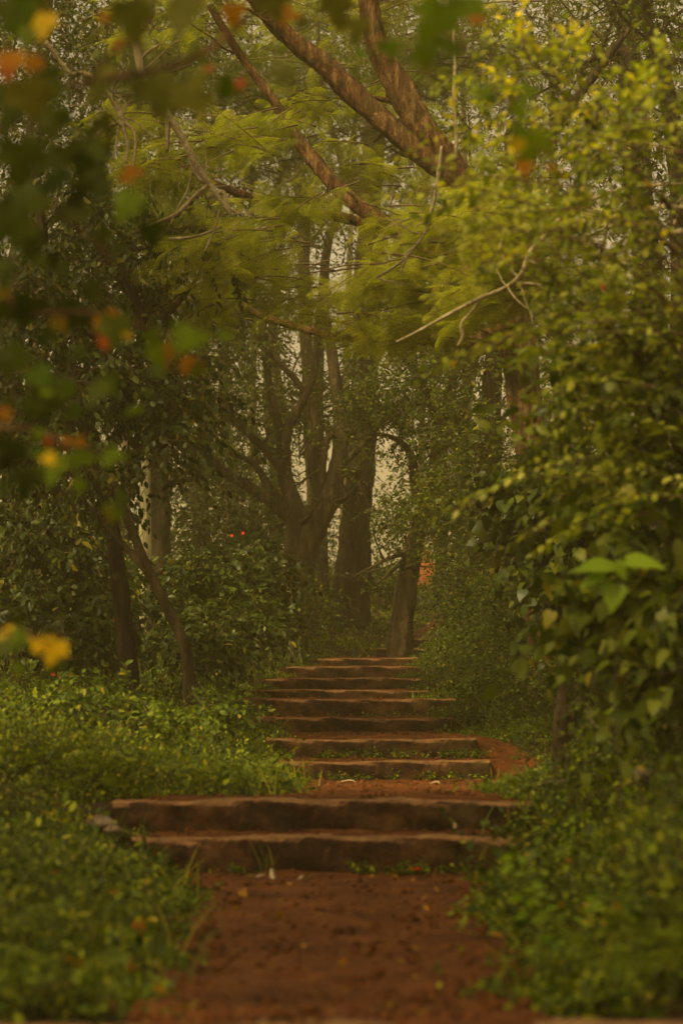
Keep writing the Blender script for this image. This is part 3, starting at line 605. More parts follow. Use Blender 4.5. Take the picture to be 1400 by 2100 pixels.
# ------------------------------------------------------------------ pale lianas and bare branches
LI = [('tan knotted liana hanging at the upper left, split into three loops', 14, [[(95, 85, 11), (120, 120, 12), (145, 152, 13), (168, 150, 12), (195, 162, 12), (228, 200, 12), (248, 240, 15), (252, 262, 11), (262, 300, 7), (258, 335, 5)], [(248, 245, 9), (275, 270, 7), (278, 310, 6), (272, 345, 5)], [(245, 250, 9), (215, 265, 8), (190, 285, 6)], [(246, 250, 7), (240, 290, 5), (232, 330, 4)]]),
      ('lichen spotted pale branch dropping beside the knotted liana', 14.5, [[(262, 20, 20), (272, 60, 18), (280, 100, 17), (290, 150, 15), (305, 190, 12), (318, 240, 8)], [(286, 130, 8), (300, 110, 6), (330, 90, 4)]]),
      ('long forked tan branch with twisted shoots left of the feathery sprays', 15, [[(330, 205, 15), (345, 235, 15), (372, 280, 14), (400, 335, 14), (428, 375, 13), (455, 415, 10), (480, 445, 6)], [(345, 235, 11), (344, 275, 9), (342, 310, 7)], [(392, 310, 9), (398, 350, 9), (415, 372, 9), (430, 376, 9), (400, 402, 9), (360, 440, 8), (310, 460, 6), (270, 478, 5)], [(440, 400, 9), (458, 395, 9), (468, 425, 7), (495, 440, 4)], [(395, 350, 6), (385, 390, 6), (365, 425, 5), (350, 460, 4)], [(450, 430, 5), (440, 470, 5), (420, 515, 4)], [(345, 490, 7), (400, 485, 6), (455, 465, 4)]]),
      ('bare tan branch rising to the right under the yellow tipped shrub', 12.5, [[(812, 702, 7), (860, 678, 9), (920, 645, 11), (985, 612, 12), (1040, 588, 13), (1070, 560, 14), (1085, 520, 14), (1120, 480, 12), (1140, 455, 10), (1200, 415, 10), (1290, 385, 9), (1420, 375, 8)], [(1062, 570, 9), (1040, 545, 8), (1025, 515, 8), (1028, 490, 6)], [(985, 612, 6), (965, 640, 7), (945, 665, 8), (948, 690, 9), (938, 710, 6)], [(1050, 580, 6), (1105, 585, 5), (1115, 610, 4)]]),
      ('thin hanging tan vine in front of the leaning red trunk', 15, [[(905, 300, 6), (900, 345, 10), (896, 380, 9), (884, 430, 8), (874, 470, 6), (830, 530, 5), (770, 570, 4)], [(930, 60, 7), (932, 130, 7), (930, 200, 8), (935, 280, 8), (934, 330, 7)], [(860, 490, 5), (838, 520, 5), (820, 560, 4)]]),
      ('dark bare bough reaching up right in the upper right corner', 19, [[(1080, 330, 8), (1130, 280, 10), (1170, 215, 15), (1210, 165, 16), (1250, 110, 16), (1290, 60, 12)], [(1180, 200, 7), (1190, 240, 5), (1230, 270, 4)]]),
      ('thin bowed brown twig crossing the left side below the maple leaves', 12, [[(-20, 775, 4), (60, 764, 5), (110, 768, 5), (180, 790, 5), (240, 802, 4)]]),
      ('short stout branch stub among the shrubs near the right edge', 10, [[(1260, 520, 9), (1300, 500, 11), (1340, 485, 14), (1380, 478, 16), (1430, 470, 17)], [(1420, 430, 10), (1370, 425, 11), (1300, 435, 8), (1240, 450, 6)]])]
for lab, d, pls in LI:
    pts, rad = line(pls[0], d); root = empty('bare_branch', pts[0]); tag(root, lab, 'branch', 'bare branches and lianas')
    for k, pl in enumerate(pls):
        pts, rad = line(pl, d); mb = MB(); c, r = tube(mb, pts, rad * (.75 if 'rising' in lab else 1.0), 8, .14)
        if k == 0: sprout(mb, c, r, 6, .35, up=-.1, kids=1, thin=.3)
        mb.build('main_stem' if k == 0 else 'side_stem', M['bark_dark'] if 'dark' in lab or 'brown' in lab else M['bark_tan'], root, smooth=True)

# ------------------------------------------------------------------ shrubs
def flower(root, px, py, d, s=.035):
    mb = MB(); c = P(px, py, d); n = 5; a = np.linspace(0, 2 * math.pi, n, endpoint=False) + rng.uniform(0, 1)
    D = np.stack([np.cos(a), np.full(n, -.35), np.sin(a)], 1); place(mb, OVAL, np.repeat(c[None], n, 0), D, np.tile([0, -1., 0.2], (n, 1)), np.full(n, s))
    place(mb, BLADE, c[None], np.array([[.2, -1, -.2]]), np.array([[0, 0, 1.]]), np.array([s * 1.3])); mb.build('flower', M['red'], root)
def shrub(name, label, base, ells, mat, stems=9, per=100, L=.3, K=8, leaf=.07, T=OVAL, droop=.3, group=None, r0=.012, extra=(), flowers=(), tilt=.5, hang=.2, barkm='stem', up=.15):
    bx, by = base; b = np.array([bx, by, float(hgt(bx, by)) - .03]); root = empty(name, b); tag(root, label, 'shrub', group)
    mb = MB(); tips = []
    tot = sum(e[6] for e in ells)
    for e in ells:
        for _ in range(max(1, int(stems * e[6] / tot + .5))):
            p, _v = in_ell(*e[:6], 1); p = p[0]; mid = b * .5 + p * .5 + np.array([0, 0, .12 * np.linalg.norm(p - b)]) + rng.normal(size=3) * .05
            c, r = tube(mb, np.array([b + rng.normal(size=3) * [.05, .05, 0], mid, p]), np.array([r0, r0 * .7, r0 * .3]), 5, .05); tips.append(c[len(c) // 2:])
            tips.append(sprout(mb, c, r, 2, .25, up=.2, kids=1, thin=.5))
    mb.build('stem', M[barkm], root, smooth=True)
    crown(root, ells, mat, per, L, K, leaf, T, droop, up, pick(np.vstack(tips), 60), 'foliage', tilt, hang, 'stem')
    for k, (m2, share, e2) in enumerate(extra): crown(root, e2, m2, per * share, L * .7, K, leaf, T, droop * .3, .6, None, 'young_leaves', tilt, 0, 'stem')
    for f_ in flowers: flower(root, *f_)
    return root

def arching(root, boxes, mat, n, d, leaf, L, name='arching_sprays'):
    mb = MB(); P0, D = [], []
    for _ in range(n):
        bx = boxes[rng.integers(len(boxes))]; P0.append(P(rng.uniform(bx[0], bx[1]), rng.uniform(bx[2], bx[3]), d + rng.uniform(-.5, .5))); D.append([-1, rng.uniform(-.4, .4), rng.uniform(-.1, .75)])
    twigs(mb, np.array(P0), np.array(D), L * rng.uniform(.6, 1.25, n), 20, leaf, OVAL, .38, 60, .004, .1, .22, .35); return mb.build(name, [mat, M['twig']], root)
# right side, near and out of focus
rs = shrub('tall_shrub', 'tall shrub with yellow young tips arching in from the upper right, out of focus', (2.2, 8.6),
      [(980, 400, 8.3, 90, 30, .3, .3), (1050, 560, 8.3, 110, 30, .3, .35), (1060, 130, 8.2, 110, 50, .3, .45), (1160, 230, 8.2, 120, 60, .3, .5), (1010, 250, 8.4, 90, 40, .3, .22), (1290, 330, 8, 90, 90, .4, .6), (1120, 420, 8.4, 130, 40, .3, .5), (1260, 480, 8.2, 150, 60, .4, .9), (1330, 620, 8.2, 110, 80, .4, .9), (1350, 180, 8, 45, 80, .3, .4)],
      M['lf_olive'], 16, 38, .26, 8, .052, OVAL, .15, extra=[(M['lf_yellow'], .42, [(1090, 120, 8.1, 130, 50, .3, .6), (1170, 240, 8.1, 130, 60, .3, .7), (1280, 260, 8, 110, 90, .3, .6), (960, 300, 8.3, 60, 110, .3, .3), (1130, 390, 8.2, 140, 50, .3, .6), (1250, 540, 8.2, 130, 60, .3, .4)]),
      (M['lf_pale'], .35, [(1150, 320, 8.2, 120, 80, .3, .7), (1060, 440, 8.2, 140, 35, .3, .6), (1340, 240, 8, 50, 110, .3, .6), (1250, 650, 8.2, 140, 60, .3, .5)])], barkm='twig', flowers=[(1232, 588, 8, .012)])
arching(rs, [(1150, 1480, 250, 640)], M['lf_pale'], 12, 7.7, .042, .62); arching(rs, [(1100, 1450, 150, 560)], M['lf_yellow'], 9, 7.9, .036, .5); arching(rs, [(1150, 1480, 300, 700)], M['lf_olive'], 14, 7.9, .045, .6)
rs = shrub('tall_shrub', 'olive leaved shrub filling the right edge below the yellow tipped one', (2.0, 9.4),
      [(1230, 760, 9, 130, 90, .4, 1), (1340, 820, 8.6, 110, 120, .4, 1.1), (1150, 860, 9.6, 90, 80, .4, .7), (1310, 960, 8.8, 120, 90, .4, 1), (1180, 690, 9.4, 120, 60, .4, .7)],
      M['lf_broad'], 14, 46, .26, 8, .075, OVAL, .3, extra=[(M['lf_olive'], .8, [(1250, 760, 8.8, 140, 120, .4, 1), (1320, 920, 8.4, 120, 100, .3, .8)])])
arching(rs, [(1200, 1500, 650, 1080)], M['lf_pale'], 9, 8.2, .045, .55); arching(rs, [(1200, 1500, 650, 1080)], M['lf_olive'], 14, 8.2, .05, .55)
shrub('broad_leaved_shrub', 'broad leaved shrub with a pair of bright heart shaped leaves at the right edge', (1.55, 8.8),
      [(1290, 1100, 8.2, 110, 90, .35, 1), (1340, 1250, 8, 90, 100, .35, 1), (1220, 1260, 8.4, 80, 80, .3, .8), (1380, 1400, 8, 80, 110, .3, .8)],
      M['lf_broad'], 12, 46, .22, 6, .075, HEART, .3, tilt=.6, hang=.45)
root = empty('heart_leaf_sprig', P(1255, 1260, 7.0)); tag(root, 'sprig of bright green heart shaped leaves catching the light before the broad leaved shrub', 'sprig')
mb = MB()
for px, py, ang, s in [(1250, 1160, -165, 78), (1285, 1150, -18, 80), (1262, 1152, -70, 44), (1232, 1172, -120, 46), (1262, 1200, -100, 60), (1220, 1185, -140, 40)]:
    c = P(px, py, 7.0); a = R(ang); place(mb, HEART, c[None], np.array([[math.cos(a), -.25, math.sin(a) * .9 + .25]]), np.array([[.1 * math.cos(a), -.55, .85]]), np.array([s * 7.0 / FPX]))
mb.build('leaves', M['lf_bright'], root)
mb = MB(); tube(mb, np.array([[.85, 7.3, float(hgt(.85, 7.3)) - .02], P(1262, 1400, 7.1), P(1270, 1250, 7.0), P(1262, 1152, 7.0)]), np.array([.004, .003, .0025, .002]), 6); mb.build('stem', M['stem'], root, smooth=True)
shrub('leafy_shrub', 'dark broad leaved bush in the shade right of the upper steps', (1.9, 16.5),
      [(1110, 1010, 16, 90, 70, .5, .9), (1190, 1140, 15.5, 100, 90, .5, 1.2), (1120, 1130, 16.5, 80, 60, .5, .8), (1190, 1000, 15.5, 90, 90, .5, 1), (1210, 1260, 15.5, 80, 60, .5, .7)],
      M['lf_dark'], 14, 110, .3, 8, .095, HEART, .35, flowers=[(1017, 1002, 16, .035)], tilt=.7, hang=.5)
shrub('leafy_shrub', 'small leaved green bush spilling over the bank right of the upper steps', (1.75, 21),
      [(1000, 1230, 21, 90, 60, .6, 1.1), (1060, 1310, 20, 100, 50, .6, 1.1), (960, 1310, 22, 80, 40, .5, .9), (1080, 1220, 20, 90, 60, .6, 1), (1130, 1400, 18, 100, 60, .6, 1), (1020, 1400, 19, 90, 40, .5, 1)],
      M['cover2'], 14, 230, .22, 9, .045, DIAMW, .3, tilt=.7)
# left side
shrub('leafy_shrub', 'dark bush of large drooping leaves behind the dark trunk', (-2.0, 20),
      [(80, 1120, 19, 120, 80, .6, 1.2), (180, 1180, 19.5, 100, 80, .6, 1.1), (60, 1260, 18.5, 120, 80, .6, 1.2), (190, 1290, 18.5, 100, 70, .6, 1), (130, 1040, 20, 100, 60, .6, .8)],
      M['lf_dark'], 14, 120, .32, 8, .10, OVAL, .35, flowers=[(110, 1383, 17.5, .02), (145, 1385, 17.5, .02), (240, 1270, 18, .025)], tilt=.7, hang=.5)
shrub('leafy_shrub', 'lit green bush of pointed leaves between the slender tree and the fan shaped tree', (-1.1, 22.5),
      [(440, 1190, 22, 90, 60, .6, 1.1), (520, 1170, 23, 80, 60, .6, 1), (360, 1210, 22, 70, 60, .5, .8), (480, 1280, 21.5, 110, 60, .6, 1.2), (420, 1320, 20, 90, 50, .5, 1), (560, 1260, 23.5, 60, 60, .5, .7)],
      M['lf_dark'], 14, 150, .3, 8, .085, OVAL, .4, flowers=[(475, 1098, 21.3, .018), (498, 1093, 21.3, .018)], tilt=.7, hang=.35)
shrub('leafy_shrub', 'low bush of rounded leaves around the foot of the slender tree', (-1.15, 15.2),
      [(290, 1455, 15, 80, 28, .4, .8), (190, 1440, 15, 90, 40, .4, 1), (450, 1460, 15.4, 70, 25, .4, .7), (90, 1450, 14.5, 100, 45, .4, 1), (340, 1495, 14, 110, 28, .4, .9)],
      M['cover2'], 12, 85, .18, 8, .06, OVAL, .25, tilt=.5, hang=.25)
shrub('leafy_shrub', 'shady undergrowth bush in the dark hollow behind the pale trunk', (-3.0, 33),
      [(420, 1090, 33, 130, 60, 1, 1.2), (300, 1160, 32, 110, 70, 1, 1), (520, 1120, 34, 90, 70, 1, 1), (180, 1090, 33, 130, 100, 1, 1.1), (580, 1090, 36, 70, 60, 1, .7), (240, 960, 34, 160, 90, 1, 1), (450, 1000, 37, 120, 70, 1, .9)],
      M['lf_dark'], 12, 190, .4, 8, .12, DIAM, .3, tilt=.7)
shrub('leafy_shrub', 'small dark bush at the foot of the fan shaped tree', (-.5, 27),
      [(600, 1250, 28, 90, 45, .6, 1.2), (540, 1200, 28.5, 70, 60, .6, 1), (660, 1235, 29.5, 40, 35, .5, .6), (590, 1180, 30, 50, 30, .4, .5)], M['lf_dark'], 9, 120, .28, 8, .075, DIAM, .3, tilt=.7)
shrub('leafy_shrub', 'thin misty bush between the tall straight trunk and the leaning tree', (.75, 37),
      [(790, 1140, 37, 40, 70, .6, .5), (770, 1190, 37, 40, 40, .6, .5)], M['lf_dark'], 6, 110, .35, 8, .09, DIAM, .3, tilt=.7)
shrub('leafy_shrub', 'shaded bush filling the dark space right of the leaning tree', (1.75, 25),
      [(950, 1230, 25, 60, 60, .5, 1), (1010, 1130, 25, 80, 100, .6, 1.3), (1070, 1100, 24, 90, 110, .6, 1.3), (940, 1250, 27, 35, 50, .4, .5)], M['lf_dark'], 10, 210, .3, 8, .06, DIAM, .3, tilt=.7)
shrub('low_shrub', 'low bright green bush spreading at the right edge above the near weeds', (1.5, 9.8),
      [(1280, 1480, 9.6, 130, 60, .4, 1), (1370, 1560, 9, 90, 80, .3, 1), (1200, 1590, 9.8, 90, 40, .3, .8)], M['cover'], 10, 110, .16, 8, .032, OVAL, .2, tilt=.6)

# ------------------------------------------------------------------ maple reaching in from the left, close to the lens
mroot = empty('maple_tree', (-2.0, 3.6, float(hgt(-2.0, 3.6)) - .05)); tag(mroot, 'maple reaching in from the left with big blurred green, yellow and orange lobed leaves', 'tree')
mb = MB(); tr = np.array([[-2.0, 3.6, -.2], [-1.95, 3.6, .9], [-1.7, 3.7, 1.8], [-1.3, 3.7, 2.4]]); tube(mb, tr, np.array([.09, .075, .05, .03]), 12); mb.build('trunk', M['bark_grey'], mroot, smooth=True)
for pl in [[(-2400, 300, 30), (-900, 330, 24), (-100, 290, 20), (70, 205, 18), (180, 170, 16), (300, 148, 14), (400, 120, 12), (470, 70, 12), (520, 20, 10), (560, -60, 8)],
           [(-2300, 900, 26), (-600, 700, 18), (-60, 560, 14), (40, 640, 12), (160, 640, 10), (260, 660, 7), (360, 690, 5)],
           [(-2300, 1000, 24), (-700, 900, 16), (-60, 880, 12), (60, 880, 9), (150, 915, 7), (240, 930, 5)], [(180, 170, 9), (230, 110, 8), (300, 60, 7), (330, -20, 6)],
           [(-100, 290, 14), (20, 330, 10), (100, 420, 8), (220, 520, 7), (290, 600, 5)], [(520, 20, 9), (680, -20, 9), (850, 20, 7), (980, 140, 5), (1060, 260, 4)], [(-600, 1250, 10), (-60, 1290, 8), (40, 1300, 6), (110, 1320, 4)]]:
    mb = MB(); pts, rad = line(pl, 4.6); tube(mb, pts, rad, 8, .06); mb.build('limb', M['bark_red'], mroot, smooth=True)
ML = {'mp_dull': [(270, 40, 150, 190), (375, 25, 150, 170), (320, 195, 150, 200), (395, 190, 140, -20), (200, 190, 100, 160), (560, 10, 110, 200), (690, 20, 120, 190), (730, 60, 90, 175), ],
      'mp_green': [(890, 40, 150, 150), (960, 20, 120, 100), (870, 120, 80, 190), (330, 730, 105, 180), (310, 690, 60, 90), (380, 690, 95, -80), (400, 690, 80, 40), (110, 960, 100, 170), (165, 930, 90, 10), (235, 935, 80, -100), (90, 930, 70, 90), (1085, 300, 120, 175), (1080, 190, 60, 160), (800, 100, 80, 200), (80, 770, 90, 100), (130, 800, 80, 160), (40, 1310, 70, 150), (990, 190, 60, 180), (260, 420, 110, 150), (40, 30, 130, 160), (470, 180, 80, -100), (1060, 225, 70, 100), (275, 840, 60, 120)],
      'mp_orange': [(480, 25, 75, -60), (590, 30, 75, -100), (245, 92, 50, -90), (225, 665, 85, -150), (270, 355, 70, -90), (390, 750, 65, -120), (140, 905, 50, -90), (165, 905, 35, 0), (20, 130, 100, 170), (10, 850, 50, 120), (495, 170, 45, -70), (1075, 345, 55, 180), (70, 130, 60, 140), (215, 35, 40, -60)],
      'mp_red': [(215, 700, 50, 190), (405, 755, 45, 200), (425, 140, 40, 100), (1128, 345, 26, 180), (100, 905, 40, 150), (5, 840, 30, 120)],
      'mp_yellow': [(110, 1335, 85, 160), (75, 1320, 55, 60), (90, 50, 90, 170), (250, 680, 60, -120), (15, 1300, 60, 120), (100, 940, 45, 100), (1060, 300, 50, 180)],
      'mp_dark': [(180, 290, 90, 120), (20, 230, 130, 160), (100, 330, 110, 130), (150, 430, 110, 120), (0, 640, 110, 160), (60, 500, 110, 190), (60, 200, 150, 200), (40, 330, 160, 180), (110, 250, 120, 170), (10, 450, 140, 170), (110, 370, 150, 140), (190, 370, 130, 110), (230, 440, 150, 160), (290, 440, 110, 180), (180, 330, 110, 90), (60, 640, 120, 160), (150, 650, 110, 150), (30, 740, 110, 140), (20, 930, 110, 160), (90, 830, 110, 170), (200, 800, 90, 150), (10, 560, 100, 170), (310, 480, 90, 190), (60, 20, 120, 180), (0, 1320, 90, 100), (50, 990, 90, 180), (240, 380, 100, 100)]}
for mk, lst in ML.items():
    mb = MB()
    lst = lst + [(px + rng.normal() * s * .6, py + rng.normal() * s * .6, s * rng.uniform(.45, .75), ang + rng.normal() * 50) for px, py, s, ang in lst for _ in range({'mp_dark': 2, 'mp_green': 1, 'mp_dull': 1}.get(mk, 0))]
    for px, py, s, ang in lst:
        s = s * (.74 if mk in ('mp_orange', 'mp_red', 'mp_yellow') else .72)
        if 215 < px < 480 and 215 < py < 480 and mk != 'mp_orange' and rng.uniform() < .75: continue
        d = 4.4 + rng.uniform(-.35, .6); a = R(90 - ang) if False else R(90 + ang); c = P(px, py, d)
        dirv = np.array([-math.sin(R(ang)), rng.uniform(-.35, .35), math.cos(R(ang))])
        nr = np.array([rng.normal() * .35, -1, .35 + rng.normal() * .35])
        sz = s * d / FPX * 1.0
        place(mb, MAPLE, (c - unit(dirv) * sz * .35)[None], dirv[None], nr[None], np.array([sz]))
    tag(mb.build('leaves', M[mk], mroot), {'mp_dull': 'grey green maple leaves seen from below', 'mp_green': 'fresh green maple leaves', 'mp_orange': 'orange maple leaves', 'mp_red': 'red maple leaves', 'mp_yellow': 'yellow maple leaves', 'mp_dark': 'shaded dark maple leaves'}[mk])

# ------------------------------------------------------------------ ground cover
def scatter(n, y0, y1, side, inner=0.0, outer=None, powr=1.0):
    y = y0 + (y1 - y0) * rng.uniform(0, 1, n) ** powr; l, r = edges(y); half = y * .1412 * 1.2 + .5
    if outer is None: outer = 99
    inner = -rng.exponential(.035, n)
    if side < 0: a = l - inner; b = np.maximum(-half, -99); x = a + (b - a) * rng.uniform(0, 1, n)
    else: a = r + inner; b = half; x = a + (b - a) * rng.uniform(0, 1, n)
    k = (x < l - inner + .001) if side < 0 else (x > r + inner - .001)
    return x[k], y[k]
def cover(name, label, n, y0, y1, side, mat, hmin, hmax, leaf, K, T, inner=.02, grass=0, fern=0, ghe=.2, tilt=.5, spread=.5):
    mb = MB(); seed = rng.uniform(0, 6); x, y = scatter(n, y0, y1, side, inner); l, r = edges(y)
    pn = np.sin(x * 6.3 + 1.3 * np.sin(y * 2.9)) * np.sin(y * 4.1 + 1.7 * np.sin(x * 3.3 + seed)) + .6 * np.sin(x * 13 + y * 9 + seed) ; keep = rng.uniform(size=len(x)) < np.clip(.48 + .65 * pn, .04, 1); x, y, l, r = x[keep], y[keep], l[keep], r[keep]
    lat = np.maximum(l - x, x - r); cl = np.clip(.5 + .55 * np.sin(x * 5.1 + y * 2.3 + seed) * np.sin(y * 3.7 - x * 2.1) + .35 * pn[keep], .02, 1.15)
    hh = (hmin + (hmax - hmin) * smo((lat + .1) / .6) * (.12 + .88 * cl)) * rng.uniform(.6, 1.25, len(x))
    p = np.stack([x, y, hgt(x, y) - .01], 1); D = rand_dirs(len(x), 0, .3) * spread; D[:, 2] = 1
    big = rng.uniform(size=len(x)) < (.12 if y1 < 12 else .10); sm_ = ~big
    twigs(mb, p[sm_], D[sm_], hh[sm_], K, leaf, T, .12, 70, .0018, 0, .3, tilt)
    twigs(mb, p[big], D[big], hh[big] * 1.15, 5, leaf * 1.9, OVAL if y1 < 18 else T, .12, 75, .0018, .1, .3, tilt * .8)
    if grass:
        x, y = scatter(grass, y0, y1, side, inner); p = np.stack([x, y, hgt(x, y) - .01], 1); D = rand_dirs(len(x), 0, .3) * .45; D[:, 2] = 1
        nr = D.copy(); nr[:, 2] = -.3; nr += rng.normal(size=nr.shape) * .2
        place(mb, BLADE, p, D, -nr, ghe * rng.uniform(.5, 1.3, len(x)), 2)
    if fern:
        x, y = scatter(fern, y0, y1, side, inner); l, r = edges(y); lat = np.maximum(l - x, x - r)
        k = rng.uniform(size=len(x)) < np.clip(.5 + .6 * np.sin(x * 4.1 + seed) * np.sin(y * 2.9 + seed), .1, 1); x, y, lat = x[k], y[k], lat[k]; h0 = hgt(x, y); m = 5
        p = np.repeat(np.stack([x, y, h0 + hmax * .25 * smo((lat + .1) / .5)], 1), m, 0); n3 = len(p)
        D = rand_dirs(n3, 0, .2); D[:, 2] = rng.uniform(.25, .9, n3); place(mb, FROND, p, D, np.array([0, 0, 1.]) + rng.normal(size=(n3, 3)) * .25, rng.uniform(.06, .13, n3) * np.repeat(.5 + .9 * smo((lat + .05) / .4), m), 0)
    return tag(mb.build(name, [mat, M['stem'], M['grass']]), label, None, None, 'stuff')
cover('ground_cover', 'bright blurred weeds and grass covering the ground left of the near path', 12000, 5.36, 10.4, -1, M['cover'], .04, .30, .027, 10, OVAL, grass=900, ghe=.20, fern=260)
cover('ground_cover', 'bright blurred weeds and grass covering the ground right of the near path', 13000, 5.36, 10.8, 1, M['cover'], .05, .42, .029, 11, OVAL, grass=700, ghe=.22, fern=260)
cover('ground_cover', 'lush green herbs on the bank left of the middle steps', 16000, 10.9, 17.5, -1, M['cover'], .05, .32, .032, 8, DIAMW, grass=2500, ghe=.2, fern=900)
cover('ground_cover', 'green herbs on the bank right of the middle steps', 11000, 10.9, 17.5, 1, M['cover2'], .05, .22, .03, 8, DIAMW, grass=1500, ghe=.16, fern=500)
cover('ground_cover', 'dull green creeping plants left of the upper steps', 17000, 17.5, 30, -1, M['cover2'], .05, .26, .04, 8, DIAMW, grass=3000, ghe=.16)
cover('ground_cover', 'fine green creeping plants right of the upper steps', 20000, 17.5, 30, 1, M['cover2'], .05, .34, .032, 9, DIAMW, grass=2500, ghe=.16)
cover('ground_cover', 'grassy green rise beyond the top of the steps on the left', 13000, 30, 46, -1, M['cover'], .05, .16, .06, 7, DIAMW, grass=6000, ghe=.22)
cover('ground_cover', 'undergrowth beyond the top of the steps on the right', 9000, 30, 46, 1, M['cover2'], .05, .30, .06, 7, DIAMW)
cover('ground_cover', 'misty undergrowth covering the forest floor far behind', 5000, 46, 75, -1, M['cover2'], .1, .5, .12, 7, DIAM)
cover('ground_cover', 'misty undergrowth far behind the clay bank', 4000, 46, 75, 1, M['cover2'], .1, .5, .12, 7, DIAM)

def tall_weed(x, y, h_, leaf, mat, T, lab, group):
    z = float(hgt(x, y)); root = empty('tall_weed', (x, y, z)); tag(root, lab, 'weed', group); n = 6
    mb = MB(); b = np.array([x, y, z]); p = b + rng.normal(size=(n, 3)) * [.05, .05, 0]; D = rand_dirs(n, 0, .3) * .55; D[:, 2] = 1
    twigs(mb, p, D, h_ * rng.uniform(.6, 1.2, n), 12, leaf, T, .18, 65, .003, .1, .3, .5); mb.build('foliage', [mat, M['stem']], root)
for k in range(26):
    y = rng.uniform(6.2, 10.4); r_ = float(edges(np.array([y]))[1][0]); tall_weed(r_ + rng.uniform(.05, .9), y, rng.uniform(.22, .45), rng.uniform(.03, .05), M['cover'] if k % 3 else M['lf_bright'], OVAL if k % 2 else HEART, 'leafy green weed standing above the others right of the near path', 'taller weeds right of the near path')
for k in range(18):
    y = rng.uniform(5.8, 10.0); l_ = float(edges(np.array([y]))[0][0]); tall_weed(l_ - rng.uniform(.05, .8), y, rng.uniform(.16, .32), rng.uniform(.028, .045), M['cover'], OVAL if k % 2 else HEART, 'leafy green weed standing above the others left of the near path', 'taller weeds left of the near path')
for k in range(16):
    y = rng.uniform(11.2, 16.5); l_ = float(edges(np.array([y]))[0][0]); tall_weed(l_ - rng.uniform(.02, 1.1), y, rng.uniform(.18, .34), rng.uniform(.03, .05), M['cover'], OVAL, 'leafy green weed on the bank left of the red earth landing', 'taller weeds left of the landing')
# small weeds at the feet of the steps
def weed(px, py, d, lab, s=1.0, n=7, red=False):
    c = P(px, py, d); z = float(zc(d)); root = empty('weed', (c[0], d, z + .005)); tag(root, lab, 'weed', 'weeds growing at the feet of the steps')
    mb = MB(); b = np.array(root.location); p = b + rng.normal(size=(n, 3)) * [.035 * s, .02, 0]; D = rand_dirs(n, 0, .3) * .8; D[:, 2] = 1; D[:, 1] -= .3
    twigs(mb, p, D, .10 * s * rng.uniform(.5, 1.2, n), 7, .030 * s, OVAL, .2, 65, .0015, 0, .3, .5); mb.build('foliage', [M['cover'], M['stem']], root)
for k in range(46):
    row = k % 5; px, py, d, t_ = [(0, 0, 15.93, 0), (0, 0, 16.53, 0), (0, 0, 16.5, 0), (0, 0, 19.9, 0), (0, 0, 10.1, 0)][row]
    px = [rng.uniform(620, 990), rng.uniform(660, 780), rng.uniform(800, 980), rng.uniform(560, 900), rng.choice([rng.uniform(740, 960), rng.uniform(500, 560)])][row]
    weed(px, py, d, ['small green weed at the foot of the first step beyond the landing', 'small green weed at the foot of the step with bare dirt at its right end', 'small green weed at the foot of the step with bare dirt at its right end',
         'tiny green weed at the foot of the wide straw topped step', 'small green weed at the foot of the lowest step of the near pair'][row], [1.0, 1.0, 1.1, .7, .9][row])
weed(548, 1470, 20.6 - .75, 'upright leafy seedling in front of the wide straw topped step, near its left end', 1.9, 5)
# grass tuft with a pale husk at the foot of the lowest step
c = np.array([PX(553, 10.05), 10.05, float(zc(10.05)) + .01]); root = empty('grass_tuft', c); tag(root, 'tuft of thin grass blades arching before the lowest near step', 'grass tuft')
mb = MB(); n = 12; D = rand_dirs(n, 0, .3) * .28; D[:, 2] = 1; place(mb, tmpl_blade(.04, .25), np.repeat(c[None], n, 0) + rng.normal(size=(n, 3)) * [.015, .01, 0], D, -D + np.array([0, 0, 1.3]), .17 * rng.uniform(.5, 1.1, n)); mb.build('blades', M['grass'], root)
# stump
st = P(1158, 1530, 11.2); zst = float(hgt(st[0], 11.2)); root = empty('tree_stump', (st[0], 11.2, zst)); tag(root, 'mottled broken tree stump with pale cut wood standing in the weeds at the right', 'stump')
mb = MB(); tube(mb, np.array([[st[0] - .01, 11.2, zst - .1], P(1150, 1500, 11.2), P(1160, 1440, 11.2), P(1158, 1385, 11.2)]), np.array([.05, .045, .042, .034]), 12, .16); mb.build('trunk', M['bark_grey'], root, smooth=True)
mb = MB(); tube(mb, np.array([P(1152, 1500, 11.25), P(1190, 1450, 11.3), P(1200, 1400, 11.3)]), np.array([.03, .026, .02]), 9, .16); mb.build('side_stub', M['bark_grey'], root, smooth=True)

# rocks beside the left end of the near steps
def rock(px, py, d, s, lab):
    c = P(px, py, d); mb = MB(); import bmesh
    bm = bmesh.new(); bmesh.ops.create_icosphere(bm, subdivisions=3, radius=1); v = np.array([x.co[:] for x in bm.verts]); f = np.array([[a.index for a in q.verts] for q in bm.faces]); bm.free()
    ph = rng.uniform(0, 6, 3); rr = 1 + .16 * np.sin(v[:, :1] * 3 + ph[0]) * np.sin(v[:, 1:2] * 3.5 + ph[1]) + .10 * np.sin(v[:, 2:] * 6 + ph[2]) + rng.normal(size=(len(v), 1)) * .03
    mb.add(c + v * rr * np.array(s), f); tag(mb.build('rock', M['rock'], origin=c), lab, 'rock', 'stones beside the near steps')
rock(205, 1690, 10.4, (.07, .06, .035), 'flat brown stone beside the left end of the near steps')
rock(232, 1702, 10.3, (.035, .03, .02), 'small pale stone beside the left end of the near steps')
rock(1320, 1590, 8.6, (.05, .05, .035), 'pinkish grey stone among the weeds at the right edge')

